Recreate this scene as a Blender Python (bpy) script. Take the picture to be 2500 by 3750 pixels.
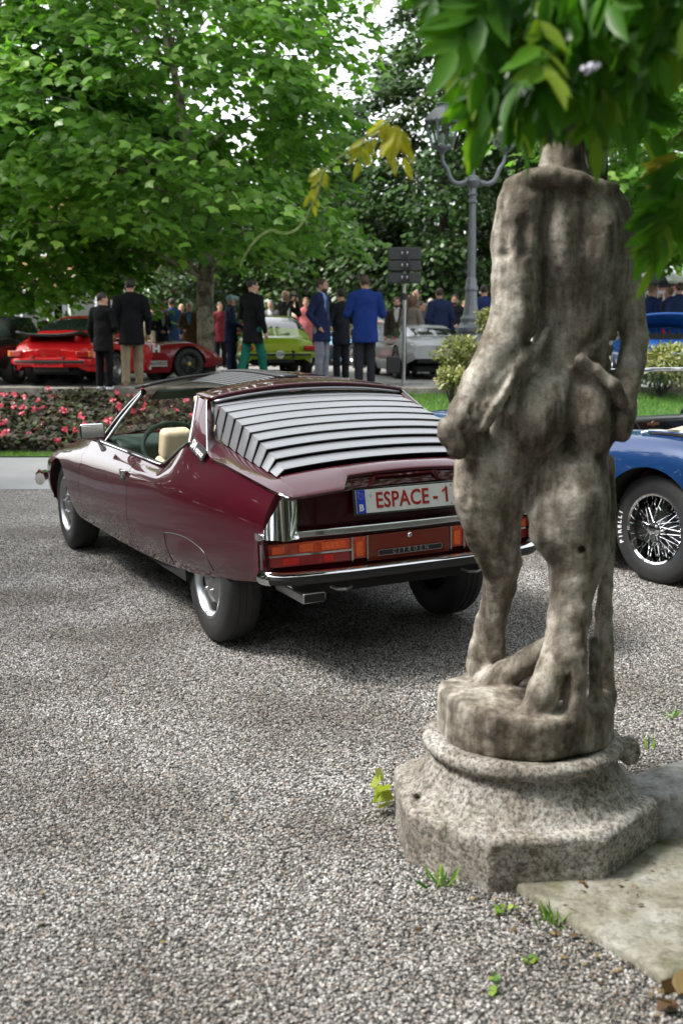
import bpy, math, random
import numpy as np
from mathutils import Vector, Matrix, Euler
for _o in list(bpy.data.objects): bpy.data.objects.remove(_o)
S = bpy.context.scene
COL = S.collection
R = math.radians
# ---------------------------------------------------------------- camera, sky, sun, exposure
cam_d = bpy.data.cameras.new('camera'); cam = bpy.data.objects.new('camera', cam_d); COL.objects.link(cam)
S.camera = cam
CAM_H, PITCH, FPX = 1.632, 0.158, 4166.7          # eye height, downward tilt, focal length in photograph pixels
cam.location = (0, 0, CAM_H); cam.rotation_euler = (math.pi/2 - PITCH, 0, 0)
cam_d.sensor_fit = 'VERTICAL'; cam_d.sensor_height = 36; cam_d.lens = 40
cam_d.clip_start = 0.05; cam_d.clip_end = 600
cam_d.dof.use_dof = True; cam_d.dof.focus_distance = 5.75; cam_d.dof.aperture_fstop = 3.4
SUN_EL, SUN_AZ = 54, -86                           # soft light from high on the left
W = bpy.data.worlds.new('World'); S.world = W; W.use_nodes = True
nt = W.node_tree; nt.nodes.clear()
_o = nt.nodes.new('ShaderNodeOutputWorld'); _b = nt.nodes.new('ShaderNodeBackground')
_s = nt.nodes.new('ShaderNodeTexSky'); _s.sky_type = 'NISHITA'; _s.sun_disc = False
_s.sun_elevation = R(SUN_EL); _s.sun_rotation = R(180 - SUN_AZ); _s.dust_density = 1.5; _s.air_density = 1.0; _s.ozone_density = 1
_h = nt.nodes.new('ShaderNodeHueSaturation'); _h.inputs['Saturation'].default_value = 0.16   # overcast: the blue is washed out
nt.links.new(_s.outputs[0], _h.inputs['Color']); nt.links.new(_h.outputs[0], _b.inputs[0])
_b.inputs[1].default_value = 0.14
nt.links.new(_b.outputs[0], _o.inputs[0])
sl = bpy.data.lights.new('sun', 'SUN'); sl.energy = 1.5; sl.angle = R(16); sl.color = (1, .965, .91)
sun = bpy.data.objects.new('sun', sl); COL.objects.link(sun)
_d = Vector((math.sin(R(SUN_AZ))*math.cos(R(SUN_EL)), -math.cos(R(SUN_AZ))*math.cos(R(SUN_EL)), math.sin(R(SUN_EL))))
sun.rotation_euler = _d.to_track_quat('Z', 'Y').to_euler(); sun.location = (-6, -3, 12)
S.view_settings.view_transform = 'Standard'; S.view_settings.look = 'None'; S.view_settings.gamma = 1
S.view_settings.exposure = 1.95
S.render.engine = 'CYCLES'
# ---------------------------------------------------------------- helpers
rng = np.random.default_rng(7); random.seed(7)
CP, SP = math.cos(PITCH), math.sin(PITCH)
def at(tx, ty, Y=None, z=None):
    """world point seen at (tx, ty) of the 1568-wide photograph, at forward distance Y or height z"""
    u, v = tx*1.59439, ty*1.59439
    x = (u-1250)/FPX; y = (1875-v)/FPX
    d = Vector((x, CP+y*SP, -SP+y*CP))
    t = (z-CAM_H)/d.z if z is not None else Y/d.y
    return Vector((0, 0, CAM_H)) + d*t
def pxm(Y, ty=1176):
    """metres per photograph (1568) pixel at forward distance Y"""
    return 1.59439/FPX*Y/CP
def tag(o, label=None, cat=None, group=None, kind=None):
    if label: o['label'] = label
    if cat: o['category'] = cat
    if group: o['group'] = group
    if kind: o['kind'] = kind
    return o
def empty(name, loc=(0,0,0), rz=0, label=None, cat=None, group=None):
    o = bpy.data.objects.new(name, None); COL.objects.link(o)
    o.location = loc; o.rotation_euler = (0, 0, rz); o.empty_display_size = .2
    return tag(o, label, cat, group)
def link(name, me, parent=None, m=None):
    if m is not None:
        for q in (m if isinstance(m, (list, tuple)) else [m]): me.materials.append(q)
    o = bpy.data.objects.new(name, me); COL.objects.link(o)
    if parent: o.parent = parent
    return o
def mesh_np(name, V, Fc, smooth=True, sharp=None, mi=None):
    """V (n,3), Fc (m,k) arrays -> mesh, fast"""
    me = bpy.data.meshes.new(name)
    V = np.ascontiguousarray(V, dtype=np.float32); Fc = np.ascontiguousarray(Fc, dtype=np.int32)
    m, k = Fc.shape
    me.vertices.add(len(V)); me.vertices.foreach_set('co', V.ravel())
    me.loops.add(m*k); me.loops.foreach_set('vertex_index', Fc.ravel())
    me.polygons.add(m); me.polygons.foreach_set('loop_start', np.arange(0, m*k, k, dtype=np.int32))
    me.polygons.foreach_set('loop_total', np.full(m, k, dtype=np.int32))
    me.polygons.foreach_set('use_smooth', np.full(m, bool(smooth)))
    if mi is not None: me.polygons.foreach_set('material_index', np.asarray(mi, dtype=np.int32))
    me.update(calc_edges=True); me.validate()
    if sharp: me.set_sharp_from_angle(angle=R(sharp))
    return me
SPLIT = {'lens_bezel','lens_reflector','reflex_lens','vent_window_trim','window_trim','badge_rim','plate_bright_edge','plate_screw','rim_slot','underbody','door_lining','plate_hood_rib','glazing_bar','engine_grille','wheel_wells','wheel_well','spoiler_stay','white_sticker','cabin_floor','plate_stars','stem'}
class MB:
    """collects pieces of one mesh"""
    def __init__(s): s.v = []; s.f = []; s.m = []
    def add(s, V, Fc, mi=0):
        n = len(s.v); s.v += [tuple(map(float, p)) for p in V]
        for q in Fc: s.f.append(tuple(int(i)+n for i in q)); s.m.append(mi)
        return s
    def box(s, c, d, rot=None, mi=0, taper=None):
        x, y, z = [k/2 for k in d]
        P = [Vector((sx*x, sy*y, sz*z)) for sz in (-1, 1) for sy in (-1, 1) for sx in (-1, 1)]
        if taper:
            for p in P:
                if p.z > 0: p.x *= taper[0]; p.y *= taper[1]
        if rot is not None:
            M_ = (rot if isinstance(rot, Matrix) else Euler(rot).to_matrix()); P = [M_ @ p for p in P]
        P = [p+Vector(c) for p in P]
        return s.add(P, [(0,2,3,1),(4,5,7,6),(0,1,5,4),(2,6,7,3),(0,4,6,2),(1,3,7,5)], mi)
    def tube(s, pts, r, n=8, mi=0, caps=True, squash=1.0, closed=False):
        pts = [Vector(p) for p in pts]; N = len(pts)
        rr = r if hasattr(r, '__len__') else [r]*N
        V = []; up = Vector((0, 0, 1))
        t0 = (pts[1]-pts[0]).normalized()
        if abs(t0.dot(up)) > .95: up = Vector((0, 1, 0))
        for i, p in enumerate(pts):
            if closed: t = pts[(i+1) % N]-pts[i-1]
            else: t = pts[min(i+1, N-1)]-pts[max(i-1, 0)]
            t.normalize()
            a = t.cross(up)
            if a.length < 1e-4: a = t.cross(Vector((1, 0, 0)))
            a.normalize(); b = a.cross(t).normalized(); up = b
            for k in range(n):
                th = 2*math.pi*k/n
                V.append(p + a*math.cos(th)*rr[i] + b*math.sin(th)*rr[i]*squash)
        Fc = []
        for i in range(N if closed else N-1):
            j = (i+1) % N
            for k in range(n):
                Fc.append((i*n+k, i*n+(k+1) % n, j*n+(k+1) % n, j*n+k))
        if caps and not closed:
            Fc.append(tuple(range(n-1, -1, -1))); Fc.append(tuple((N-1)*n+k for k in range(n)))
        return s.add(V, Fc, mi)
    def lathe(s, prof, n=32, c=(0,0,0), axis='z', mi=0, close=False):
        V = []
        for k in range(n):
            th = 2*math.pi*k/n; cs, sn = math.cos(th), math.sin(th)
            for r, h in prof:
                p = {'z': (r*cs, r*sn, h), 'y': (r*cs, h, r*sn), 'x': (h, r*cs, r*sn)}[axis]
                V.append((p[0]+c[0], p[1]+c[1], p[2]+c[2]))
        m = len(prof); Fc = []
        for k in range(n):
            k2 = (k+1) % n
            for i in range(m if close else m-1):
                j = (i+1) % m
                Fc.append((k*m+i, k2*m+i, k2*m+j, k*m+j))
        return s.add(V, Fc, mi)
    def grid(s, P, mi=0, wrap=False):
        P = np.asarray(P, float); n, m = P.shape[:2]
        V = P.reshape(-1, 3); Fc = []
        for i in range(n-1):
            for j in range(m if wrap else m-1):
                k = (j+1) % m
                Fc.append((i*m+j, i*m+k, (i+1)*m+k, (i+1)*m+j))
        return s.add(V, Fc, mi)
    def poly(s, pts, mi=0): return s.add(pts, [tuple(range(len(pts)))], mi)
    def prism(s, pts, off, mi=0):
        """polygon extruded along vector off"""
        n = len(pts); off = Vector(off); P = [Vector(p) for p in pts]
        Fc = [tuple(range(n-1, -1, -1)), tuple(range(n, 2*n))] + [(i, (i+1) % n, n+(i+1) % n, n+i) for i in range(n)]
        return s.add(P+[p+off for p in P], Fc, mi)
    def mesh(s, name, smooth=True, sharp=38):
        me = bpy.data.meshes.new(name); me.from_pydata(s.v, [], s.f)
        me.polygons.foreach_set('use_smooth', [bool(smooth)]*len(s.f))
        me.polygons.foreach_set('material_index', s.m)
        me.update()
        if smooth and sharp: me.set_sharp_from_angle(angle=R(sharp))
        return me
    def parts(s):
        p = list(range(len(s.v)))
        def fd(i):
            while p[i] != i: p[i] = p[p[i]]; i = p[i]
            return i
        for f in s.f:
            for i in f[1:]: p[fd(i)] = fd(f[0])
        g = {}
        for f, mi in zip(s.f, s.m): g.setdefault(fd(f[0]), []).append((f, mi))
        out = []
        for fs in g.values():
            q = MB(); mp = {}
            for f, mi in fs:
                for i in f:
                    if i not in mp: mp[i] = len(q.v); q.v.append(s.v[i])
                q.f.append(tuple(mp[i] for i in f)); q.m.append(mi)
            out.append(q)
        return out
    def build(s, name, m, parent=None, smooth=True, sharp=38, bevel=0, seg=2, solid=0):
        if name in SPLIT:                      # pieces that stand apart become objects of their own
            for q in s.parts(): o = q.build1(name, m, parent, smooth, sharp, bevel, seg, solid)
            return o
        return s.build1(name, m, parent, smooth, sharp, bevel, seg, solid)
    def build1(s, name, m, parent=None, smooth=True, sharp=38, bevel=0, seg=2, solid=0):
        o = link(name, s.mesh(name, smooth, sharp), parent, m)
        if solid:
            md = o.modifiers.new('t', 'SOLIDIFY'); md.thickness = solid; md.offset = -1
        if bevel:
            md = o.modifiers.new('b', 'BEVEL'); md.width = bevel; md.segments = seg; md.limit_method = 'ANGLE'; md.angle_limit = R(40)
        return o
def copy_tree(o, parent=None):
    c = o.copy(); COL.objects.link(c); c.parent = parent
    for ch in o.children: copy_tree(ch, c)
    return c
def pchip(xs, ys):
    xs = np.asarray(xs, float); ys = np.asarray(ys, float)
    if xs[0] > xs[-1]: xs = xs[::-1]; ys = ys[::-1]
    h = np.diff(xs); d = np.diff(ys)/h; m = np.zeros_like(ys)
    m[0], m[-1] = d[0], d[-1]
    for i in range(1, len(xs)-1):
        if d[i-1]*d[i] > 0:
            w1, w2 = 2*h[i]+h[i-1], h[i]+2*h[i-1]; m[i] = (w1+w2)/(w1/d[i-1]+w2/d[i])
    def f(x):
        x = np.clip(x, xs[0], xs[-1]); i = np.clip(np.searchsorted(xs, x, 'right')-1, 0, len(h)-1)
        t = (x-xs[i])/h[i]; t2 = t*t; t3 = t2*t
        return (2*t3-3*t2+1)*ys[i]+(t3-2*t2+t)*h[i]*m[i]+(-2*t3+3*t2)*ys[i+1]+(t3-t2)*h[i]*m[i+1]
    return f
def spline(pts, n):
    """Catmull-Rom through pts, n samples"""
    P = np.asarray(pts, float); k = len(P)
    E_ = np.vstack([2*P[0]-P[1], P, 2*P[-1]-P[-2]])
    out = []
    for u in np.linspace(0, k-1, n):
        i = min(int(u), k-2); t = u-i
        a, b, c, d = E_[i], E_[i+1], E_[i+2], E_[i+3]
        out.append(.5*((2*b)+(-a+c)*t+(2*a-5*b+4*c-d)*t*t+(-a+3*b-3*c+d)*t**3))
    return np.array(out)
def text_mesh(body, size, depth=0.001, align='CENTER', space=1.0, font_w=0.0, xs=1.0):
    cu = bpy.data.curves.new('lettering', 'FONT'); cu.body = body; cu.size = size; cu.extrude = depth; cu.offset = font_w
    cu.align_x = align; cu.align_y = 'CENTER'; cu.space_character = space; cu.resolution_u = 3
    o = bpy.data.objects.new('tmp', cu); COL.objects.link(o)
    bpy.context.view_layer.update()
    me = bpy.data.meshes.new_from_object(o.evaluated_get(bpy.context.evaluated_depsgraph_get()))
    bpy.data.objects.remove(o); bpy.data.curves.remove(cu)
    if xs != 1:
        for v in me.vertices: v.co.x *= xs
    me.materials.clear()
    return me
# ---------------------------------------------------------------- signed distance modelling, for the statue and the people
class SDF:
    def __init__(s, lo, hi, h):
        s.lo = np.array(lo, float); s.h = h
        s.n = np.ceil((np.array(hi)-s.lo)/h).astype(int)+1
        s.ax = [s.lo[i]+np.arange(s.n[i])*h for i in range(3)]
        s.v = np.full(s.n, 9.0, np.float32)
    def sub(s, lo, hi):
        i0 = np.clip(np.floor((np.array(lo)-s.lo)/s.h).astype(int), 0, s.n-1)
        i1 = np.clip(np.ceil((np.array(hi)-s.lo)/s.h).astype(int)+1, 1, s.n)
        sl_ = tuple(slice(a, b) for a, b in zip(i0, i1))
        X = s.ax[0][sl_[0]][:, None, None]; Y = s.ax[1][sl_[1]][None, :, None]; Z = s.ax[2][sl_[2]][None, None, :]
        return sl_, X, Y, Z
    def put(s, sl_, d, k, neg):
        a = s.v[sl_]; d = d.astype(np.float32)
        if neg: d = -d; h_ = np.maximum(k-np.abs(a-d), 0)/k; s.v[sl_] = np.maximum(a, d)+h_*h_*k/4
        else: h_ = np.maximum(k-np.abs(a-d), 0)/k; s.v[sl_] = np.minimum(a, d)-h_*h_*k/4
    def cap(s, a, b, r1, r2=None, k=.03, sy=1.0, neg=False):
        """tapered capsule; sy flattens it in depth"""
        a = np.array(a, float); b = np.array(b, float); r2 = r1 if r2 is None else r2
        r = max(r1, r2)*max(1, sy)+k+2*s.h
        sl_, X, Y, Z = s.sub(np.minimum(a, b)-r, np.maximum(a, b)+r)
        d = b-a; L = max(d[0]**2+(d[1]/sy)**2+d[2]**2, 1e-9)
        px, py, pz = X-a[0], (Y-a[1])/sy, Z-a[2]
        t = np.clip((px*d[0]+py*d[1]/sy+pz*d[2])/L, 0, 1)
        q = np.sqrt((px-d[0]*t)**2+(py-d[1]/sy*t)**2+(pz-d[2]*t)**2)
        s.put(sl_, (q-(r1+(r2-r1)*t))*min(1, sy), k, neg)
    def chain(s, pts, rs, k=.03, sy=1.0, neg=False):
        for i in range(len(pts)-1): s.cap(pts[i], pts[i+1], rs[i], rs[i+1], k, sy, neg)
    def ell(s, c, rad, rot=(0,0,0), k=.03, neg=False):
        c = np.array(c, float); rad = np.array(rad, float); r = rad.max()+k+2*s.h
        sl_, X, Y, Z = s.sub(c-r, c+r)
        M_ = np.array(Euler(rot).to_matrix())
        x, y, z = X-c[0], Y-c[1], Z-c[2]
        q = [(M_[0, i]*x+M_[1, i]*y+M_[2, i]*z) for i in range(3)]
        k0 = np.sqrt(sum((q[i]/rad[i])**2 for i in range(3))); k1 = np.sqrt(sum((q[i]/rad[i]**2)**2 for i in range(3)))
        s.put(sl_, k0*(k0-1)/np.maximum(k1, 1e-6), k, neg)
    def box(s, c, hs, rot=(0,0,0), rnd=.02, k=.02, neg=False):
        c = np.array(c, float); hs = np.array(hs, float)-rnd; r = np.linalg.norm(hs)+rnd+k+2*s.h
        sl_, X, Y, Z = s.sub(c-r, c+r)
        M_ = np.array(Euler(rot).to_matrix())
        x, y, z = X-c[0], Y-c[1], Z-c[2]
        q = [np.abs(M_[0, i]*x+M_[1, i]*y+M_[2, i]*z)-hs[i] for i in range(3)]
        d = np.sqrt(sum(np.maximum(e, 0)**2 for e in q))+np.minimum(np.maximum(np.maximum(q[0], q[1]), q[2]), 0)-rnd
        s.put(sl_, d, k, neg)
    def field(s, fn, k=.02, neg=False, lo=None, hi=None):
        lo = s.lo if lo is None else lo; hi = s.lo+s.n*s.h if hi is None else hi
        sl_, X, Y, Z = s.sub(lo, hi); s.put(sl_, fn(X, Y, Z)+0*X+0*Y+0*Z, k, neg)
    def nets(s):
        v = s.v; sg = v < 0; n = np.array(v.shape)
        cnt = np.zeros(n-1, np.float32); acc = np.zeros((3,)+tuple(n-1), np.float32)
        def sh(off): return tuple(slice(o, o+m) for o, m in zip(off, n-1))
        C = [(i, j, k) for i in (0, 1) for j in (0, 1) for k in (0, 1)]
        for a in C:
            for ax in range(3):
                if a[ax]: continue
                b = list(a); b[ax] = 1; b = tuple(b)
                cr = sg[sh(a)] != sg[sh(b)]
                if not cr.any(): continue
                va, vb = v[sh(a)], v[sh(b)]
                t = np.where(cr, va/np.where(cr, va-vb, 1), 0)
                cnt += cr
                for q in range(3): acc[q] += np.where(cr, a[q]+(t if q == ax else 0), 0)
        on_ = cnt > 0
        idx = np.full(on_.shape, -1, np.int64); idx[on_] = np.arange(on_.sum())
        base = np.stack(np.nonzero(on_), 1)
        V = (base+(acc[:, on_]/cnt[on_]).T)*s.h+s.lo
        Q = []
        for ax in range(3):
            o1, o2 = [q for q in range(3) if q != ax]
            lo_ = [slice(None)]*3; hi_ = [slice(None)]*3
            lo_[ax] = slice(0, n[ax]-1); hi_[ax] = slice(1, n[ax])
            for q in (o1, o2): lo_[q] = slice(1, n[q]-1); hi_[q] = slice(1, n[q]-1)
            A, B = sg[tuple(lo_)], sg[tuple(hi_)]
            P = np.stack(np.nonzero(A != B), 1)
            if not len(P): continue
            fl = A[A != B]
            P[:, o1] += 1; P[:, o2] += 1
            def g(d1, d2):
                q = P.copy(); q[:, o1] += d1; q[:, o2] += d2
                return idx[q[:, 0], q[:, 1], q[:, 2]]
            a, b, c, d = g(-1, -1), g(0, -1), g(0, 0), g(-1, 0)
            q = np.stack([a, b, c, d], 1)
            if ax == 1: fl = ~fl
            q[~fl] = q[~fl][:, ::-1]
            Q.append(q)
        return V, np.vstack(Q)
    def mesh(s, name, smooth_it=0):
        V, Q = s.nets()
        for _ in range(smooth_it):
            A = np.zeros_like(V); c = np.zeros(len(V))
            for i in range(4):
                for j in (1, 3):
                    np.add.at(A, Q[:, i], V[Q[:, (i+j) % 4]]); np.add.at(c, Q[:, i], 1)
            V = V*.5+.5*A/np.maximum(c, 1)[:, None]
        return mesh_np(name, V, Q)
# ---------------------------------------------------------------- materials
def newmat(name):
    m = bpy.data.materials.new(name); m.use_nodes = True
    n = m.node_tree; b = n.nodes['Principled BSDF']
    return m, n, b
def N_(n, t, **kw):
    q = n.nodes.new(t)
    for k, v in kw.items():
        if k in q.inputs.keys(): q.inputs[k].default_value = v
        else: setattr(q, k, v)
    return q
def L_(n, a, b): n.links.new(a, b)
def ramp(n, stops, interp='LINEAR'):
    r = n.nodes.new('ShaderNodeValToRGB'); e = r.color_ramp; e.interpolation = interp
    while len(e.elements) < len(stops): e.elements.new(.5)
    for q, (p, c) in zip(e.elements, stops): q.position = p; q.color = (*c[:3], 1)
    return r
def plain(name, col, rough=.5, metal=0, coat=0, var=0.0, scale=20, bump=0, bscale=200, spec=.5, sheen=0, coat_rough=.03):
    """one colour, with optional noise in tone and fine relief"""
    m, n, b = newmat(name)
    b.inputs['Base Color'].default_value = (*col, 1); b.inputs['Roughness'].default_value = rough
    b.inputs['Metallic'].default_value = metal; b.inputs['Coat Weight'].default_value = coat
    b.inputs['Coat Roughness'].default_value = coat_rough
    b.inputs['Specular IOR Level'].default_value = spec; b.inputs['Sheen Weight'].default_value = sheen
    tc = N_(n, 'ShaderNodeTexCoord')
    if var:
        t = N_(n, 'ShaderNodeTexNoise', Scale=scale, Detail=5.0); L_(n, tc.outputs['Object'], t.inputs['Vector'])
        r = ramp(n, [(.3, [c*(1-var) for c in col]), (.7, [min(1, c*(1+var)) for c in col])])
        L_(n, t.outputs['Fac'], r.inputs[0]); L_(n, r.outputs[0], b.inputs['Base Color'])
    if bump:
        t = N_(n, 'ShaderNodeTexNoise', Scale=bscale, Detail=3.0); L_(n, tc.outputs['Object'], t.inputs['Vector'])
        u = N_(n, 'ShaderNodeBump', Strength=bump, Distance=.01); L_(n, t.outputs['Fac'], u.inputs['Height']); L_(n, u.outputs[0], b.inputs['Normal'])
    return m
def glassy(name, tint=(.85,.92,.88), rough=.0, mixmin=.05, mixmax=.6):
    m, n, b = newmat(name); n.nodes.remove(b)
    tr = N_(n, 'ShaderNodeBsdfTransparent'); tr.inputs[0].default_value = (*tint, 1)
    gl = N_(n, 'ShaderNodeBsdfGlossy', Roughness=rough)
    lw = N_(n, 'ShaderNodeLayerWeight', Blend=.5); pw = N_(n, 'ShaderNodeMath', operation='POWER'); pw.inputs[1].default_value = 4.0; L_(n, lw.outputs['Facing'], pw.inputs[0])
    fr = N_(n, 'ShaderNodeMath', operation='MULTIPLY_ADD'); fr.inputs[1].default_value = .75; fr.inputs[2].default_value = mixmin; L_(n, pw.outputs[0], fr.inputs[0]); mx = N_(n, 'ShaderNodeMixShader')
    L_(n, fr.outputs[0], mx.inputs[0]); L_(n, tr.outputs[0], mx.inputs[1]); L_(n, gl.outputs[0], mx.inputs[2])
    L_(n, mx.outputs[0], n.nodes['Material Output'].inputs[0])
    return m
def paint(name, col, flake=.0, coat=1.0, rough=.35, metal=.0):
    m, n, b = newmat(name)
    tc = N_(n, 'ShaderNodeTexCoord')
    t = N_(n, 'ShaderNodeTexNoise', Scale=2.5, Detail=4.0); L_(n, tc.outputs['Object'], t.inputs['Vector'])
    r = ramp(n, [(.3, [c*.93 for c in col]), (.7, [c*1.07 for c in col])]); L_(n, t.outputs['Fac'], r.inputs[0])
    L_(n, r.outputs[0], b.inputs['Base Color'])
    b.inputs['Roughness'].default_value = rough; b.inputs['Metallic'].default_value = metal
    b.inputs['Coat Weight'].default_value = coat; b.inputs['Coat Roughness'].default_value = .012; b.inputs['Specular IOR Level'].default_value = .1
    return m
CHROME = plain('chrome', (.72,.73,.74), .07, 1.0)
STEEL = plain('brushed_steel', (.45,.46,.47), .3, 1.0)
RUBBER = plain('tyre_rubber', (.018,.018,.019), .62, var=.3, scale=8, bump=.15, bscale=120)
BLACK = plain('black_trim', (.012,.012,.013), .45)
DARKVOID = plain('dark_underside', (.01,.01,.01), .9)
GLASS = glassy('car_glass')
# ================================================================ ground: gravel court, path, terrace
TZ = .67                                            # height of the terrace behind the flower bed
def pebble_colours(n, fac):
    return ramp_link(n, fac)
def gravel_ramp(n):
    return ramp(n, [(0,(.02,.02,.02)),(.12,(.055,.054,.052)),(.24,(.14,.135,.126)),(.38,(.22,.211,.198)),(.54,(.31,.30,.284)),(.64,(.27,.195,.145)),(.70,(.36,.35,.338)),(.85,(.47,.46,.447)),(1,(.64,.63,.61))])
def gravel_material():
    m, n, b = newmat('gravel_surface')
    tc = N_(n, 'ShaderNodeTexCoord')
    vo = N_(n, 'ShaderNodeTexVoronoi', Scale=105.0); vo.inputs['Randomness'].default_value = 1
    L_(n, tc.outputs['Object'], vo.inputs['Vector'])
    sx = N_(n, 'ShaderNodeSeparateColor'); L_(n, vo.outputs['Color'], sx.inputs[0])
    r = gravel_ramp(n); L_(n, sx.outputs[0], r.inputs[0])
    gap = ramp(n, [(.35,(1,1,1)),(.75,(.10,.095,.09))]); L_(n, vo.outputs['Distance'], gap.inputs[0])
    sc = N_(n, 'ShaderNodeMath', operation='MULTIPLY'); L_(n, vo.outputs['Distance'], sc.inputs[0]); sc.inputs[1].default_value = 1.0; L_(n, sc.outputs[0], gap.inputs[0])
    mx = N_(n, 'ShaderNodeMix', data_type='RGBA', blend_type='MULTIPLY'); mx.inputs[0].default_value = 1
    L_(n, r.outputs[0], mx.inputs[6]); L_(n, gap.outputs[0], mx.inputs[7])
    big = N_(n, 'ShaderNodeTexNoise', Scale=.9, Detail=6.0); L_(n, tc.outputs['Object'], big.inputs['Vector'])
    br = ramp(n, [(.36,(.62,.59,.55)),(.62,(1,1,1))]); L_(n, big.outputs['Fac'], br.inputs[0])
    m2 = N_(n, 'ShaderNodeMix', data_type='RGBA', blend_type='MULTIPLY'); m2.inputs[0].default_value = 1
    L_(n, mx.outputs[2], m2.inputs[6]); L_(n, br.outputs[0], m2.inputs[7]); L_(n, m2.outputs[2], b.inputs['Base Color'])
    inv = N_(n, 'ShaderNodeMath', operation='SUBTRACT'); inv.inputs[0].default_value = 1; L_(n, vo.outputs['Distance'], inv.inputs[1])
    bu = N_(n, 'ShaderNodeBump', Strength=.9, Distance=.008); L_(n, inv.outputs[0], bu.inputs['Height']); L_(n, bu.outputs[0], b.inputs['Normal'])
    b.inputs['Roughness'].default_value = .75
    return m
GRAVEL = gravel_material()
gm = MB(); gm.add([(-120,-30,0),(120,-30,0),(120,160,0),(-120,160,0)], [(0,1,2,3)])
tag(gm.build('ground', GRAVEL, None), kind='structure')
def pebble_material():
    m, n, b = newmat('pebble')
    oi = N_(n, 'ShaderNodeObjectInfo'); r = gravel_ramp(n); L_(n, oi.outputs['Random'], r.inputs[0])
    tc = N_(n, 'ShaderNodeTexCoord'); t = N_(n, 'ShaderNodeTexNoise', Scale=1.2, Detail=4.0); L_(n, oi.outputs['Location'], t.inputs['Vector'])
    br = ramp(n, [(.36,(.50,.47,.43)),(.60,(1,1,1))]); L_(n, t.outputs['Fac'], br.inputs[0])
    mx = N_(n, 'ShaderNodeMix', data_type='RGBA', blend_type='MULTIPLY'); mx.inputs[0].default_value = 1
    L_(n, r.outputs[0], mx.inputs[6]); L_(n, br.outputs[0], mx.inputs[7]); L_(n, mx.outputs[2], b.inputs['Base Color'])
    b.inputs['Roughness'].default_value = .6
    return m
def scatter_pebbles():
    """loose pebbles lying on the court: one object whose stones are instanced on its faces"""
    m = MB()
    def quad(ya, yb, k=.335, pad=.25):
        m.add([(-ya*k-pad, ya, .002), (ya*k+pad, ya, .002), (yb*k+pad, yb, .002), (-yb*k-pad, yb, .002)], [(0,1,2,3)])
    quad(2.25, 9.0)
    o = m.build('gravel', GRAVEL, None); tag(o, 'loose grey and tan pebbles covering the court', 'gravel', kind='stuff')
    ng = bpy.data.node_groups.new('pebbles', 'GeometryNodeTree')
    ng.interface.new_socket('Geometry', in_out='INPUT', socket_type='NodeSocketGeometry'); ng.interface.new_socket('Geometry', in_out='OUTPUT', socket_type='NodeSocketGeometry')
    A = ng.nodes.new
    gi, go = A('NodeGroupInput'), A('NodeGroupOutput'); dp = A('GeometryNodeDistributePointsOnFaces'); dp.inputs['Density'].default_value = 11000
    ic = A('GeometryNodeMeshIcoSphere'); ic.inputs['Radius'].default_value = .0053; ic.inputs['Subdivisions'].default_value = 2
    sm_ = A('GeometryNodeSetMaterial'); sm_.inputs['Material'].default_value = pebble_material()
    ip = A('GeometryNodeInstanceOnPoints')
    rv = A('FunctionNodeRandomValue'); rv.data_type = 'FLOAT_VECTOR'; rv.inputs[0].default_value = (-.4,-.4,-3.2); rv.inputs[1].default_value = (.4,.4,3.2)
    rs = A('FunctionNodeRandomValue'); rs.data_type = 'FLOAT_VECTOR'; rs.inputs[0].default_value = (.5,.4,.35); rs.inputs[1].default_value = (1.3,1.05,.85); rs.inputs['Seed'].default_value = 3
    l = ng.links.new
    l(gi.outputs[0], dp.inputs[0]); l(dp.outputs[0], ip.inputs['Points']); l(ic.outputs[0], sm_.inputs[0]); l(sm_.outputs[0], ip.inputs['Instance'])
    l(rv.outputs[0], ip.inputs['Rotation']); l(rs.outputs[0], ip.inputs['Scale'])
    l(ip.outputs[0], go.inputs[0])
    md = o.modifiers.new('pebbles', 'NODES'); md.node_group = ng
scatter_pebbles()
# ================================================================ the burgundy coupe
SM_YAW = .448
PAINT_SM = paint('burgundy_paint', (.043,.0008,.0062), rough=.38, metal=.0)
CREAM = plain('cream_leather', (.62,.52,.33), .5, var=.06, scale=14, bump=.12, bscale=260)
GREEN_TRIM = plain('dark_green_trim', (.012,.035,.022), .7, var=.2)
SILVER = plain('silver_louver_paint', (.24,.247,.26), .36, metal=.45, coat=.1)
SATIN = plain('grey_roof_slats', (.10,.103,.108), .38, metal=.3)
RED_LENS = plain('red_lens', (.30,.006,.008), .12, coat=.6)
AMBER_LENS = plain('amber_lens', (.55,.055,.012), .14, coat=.6, var=.25, scale=40)
def ribbed(m, sc=55):
    n = m.node_tree; b = n.nodes['Principled BSDF']; tc = N_(n, 'ShaderNodeTexCoord'); w = N_(n, 'ShaderNodeTexWave', Scale=float(sc), bands_direction='Y'); L_(n, tc.outputs['Object'], w.inputs['Vector'])
    u = N_(n, 'ShaderNodeBump', Strength=.5, Distance=.004); L_(n, w.outputs['Fac'], u.inputs['Height']); L_(n, u.outputs[0], b.inputs['Normal']); return m
ribbed(RED_LENS); ribbed(AMBER_LENS, 70)
BROWN_LENS = plain('brown_red_panel', (.16,.018,.008), .18, coat=.6)
PLATE_W = plain('plate_white', (.60,.62,.60), .35, var=.03); PLATE_R = plain('plate_red_letters', (.30,.018,.012), .4)
PLATE_B = plain('plate_blue', (.012,.05,.42), .4); WHITE = plain('white_print', (.75,.75,.75), .5)
YELLOWP = plain('yellow_print', (.55,.42,.04), .5)
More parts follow.
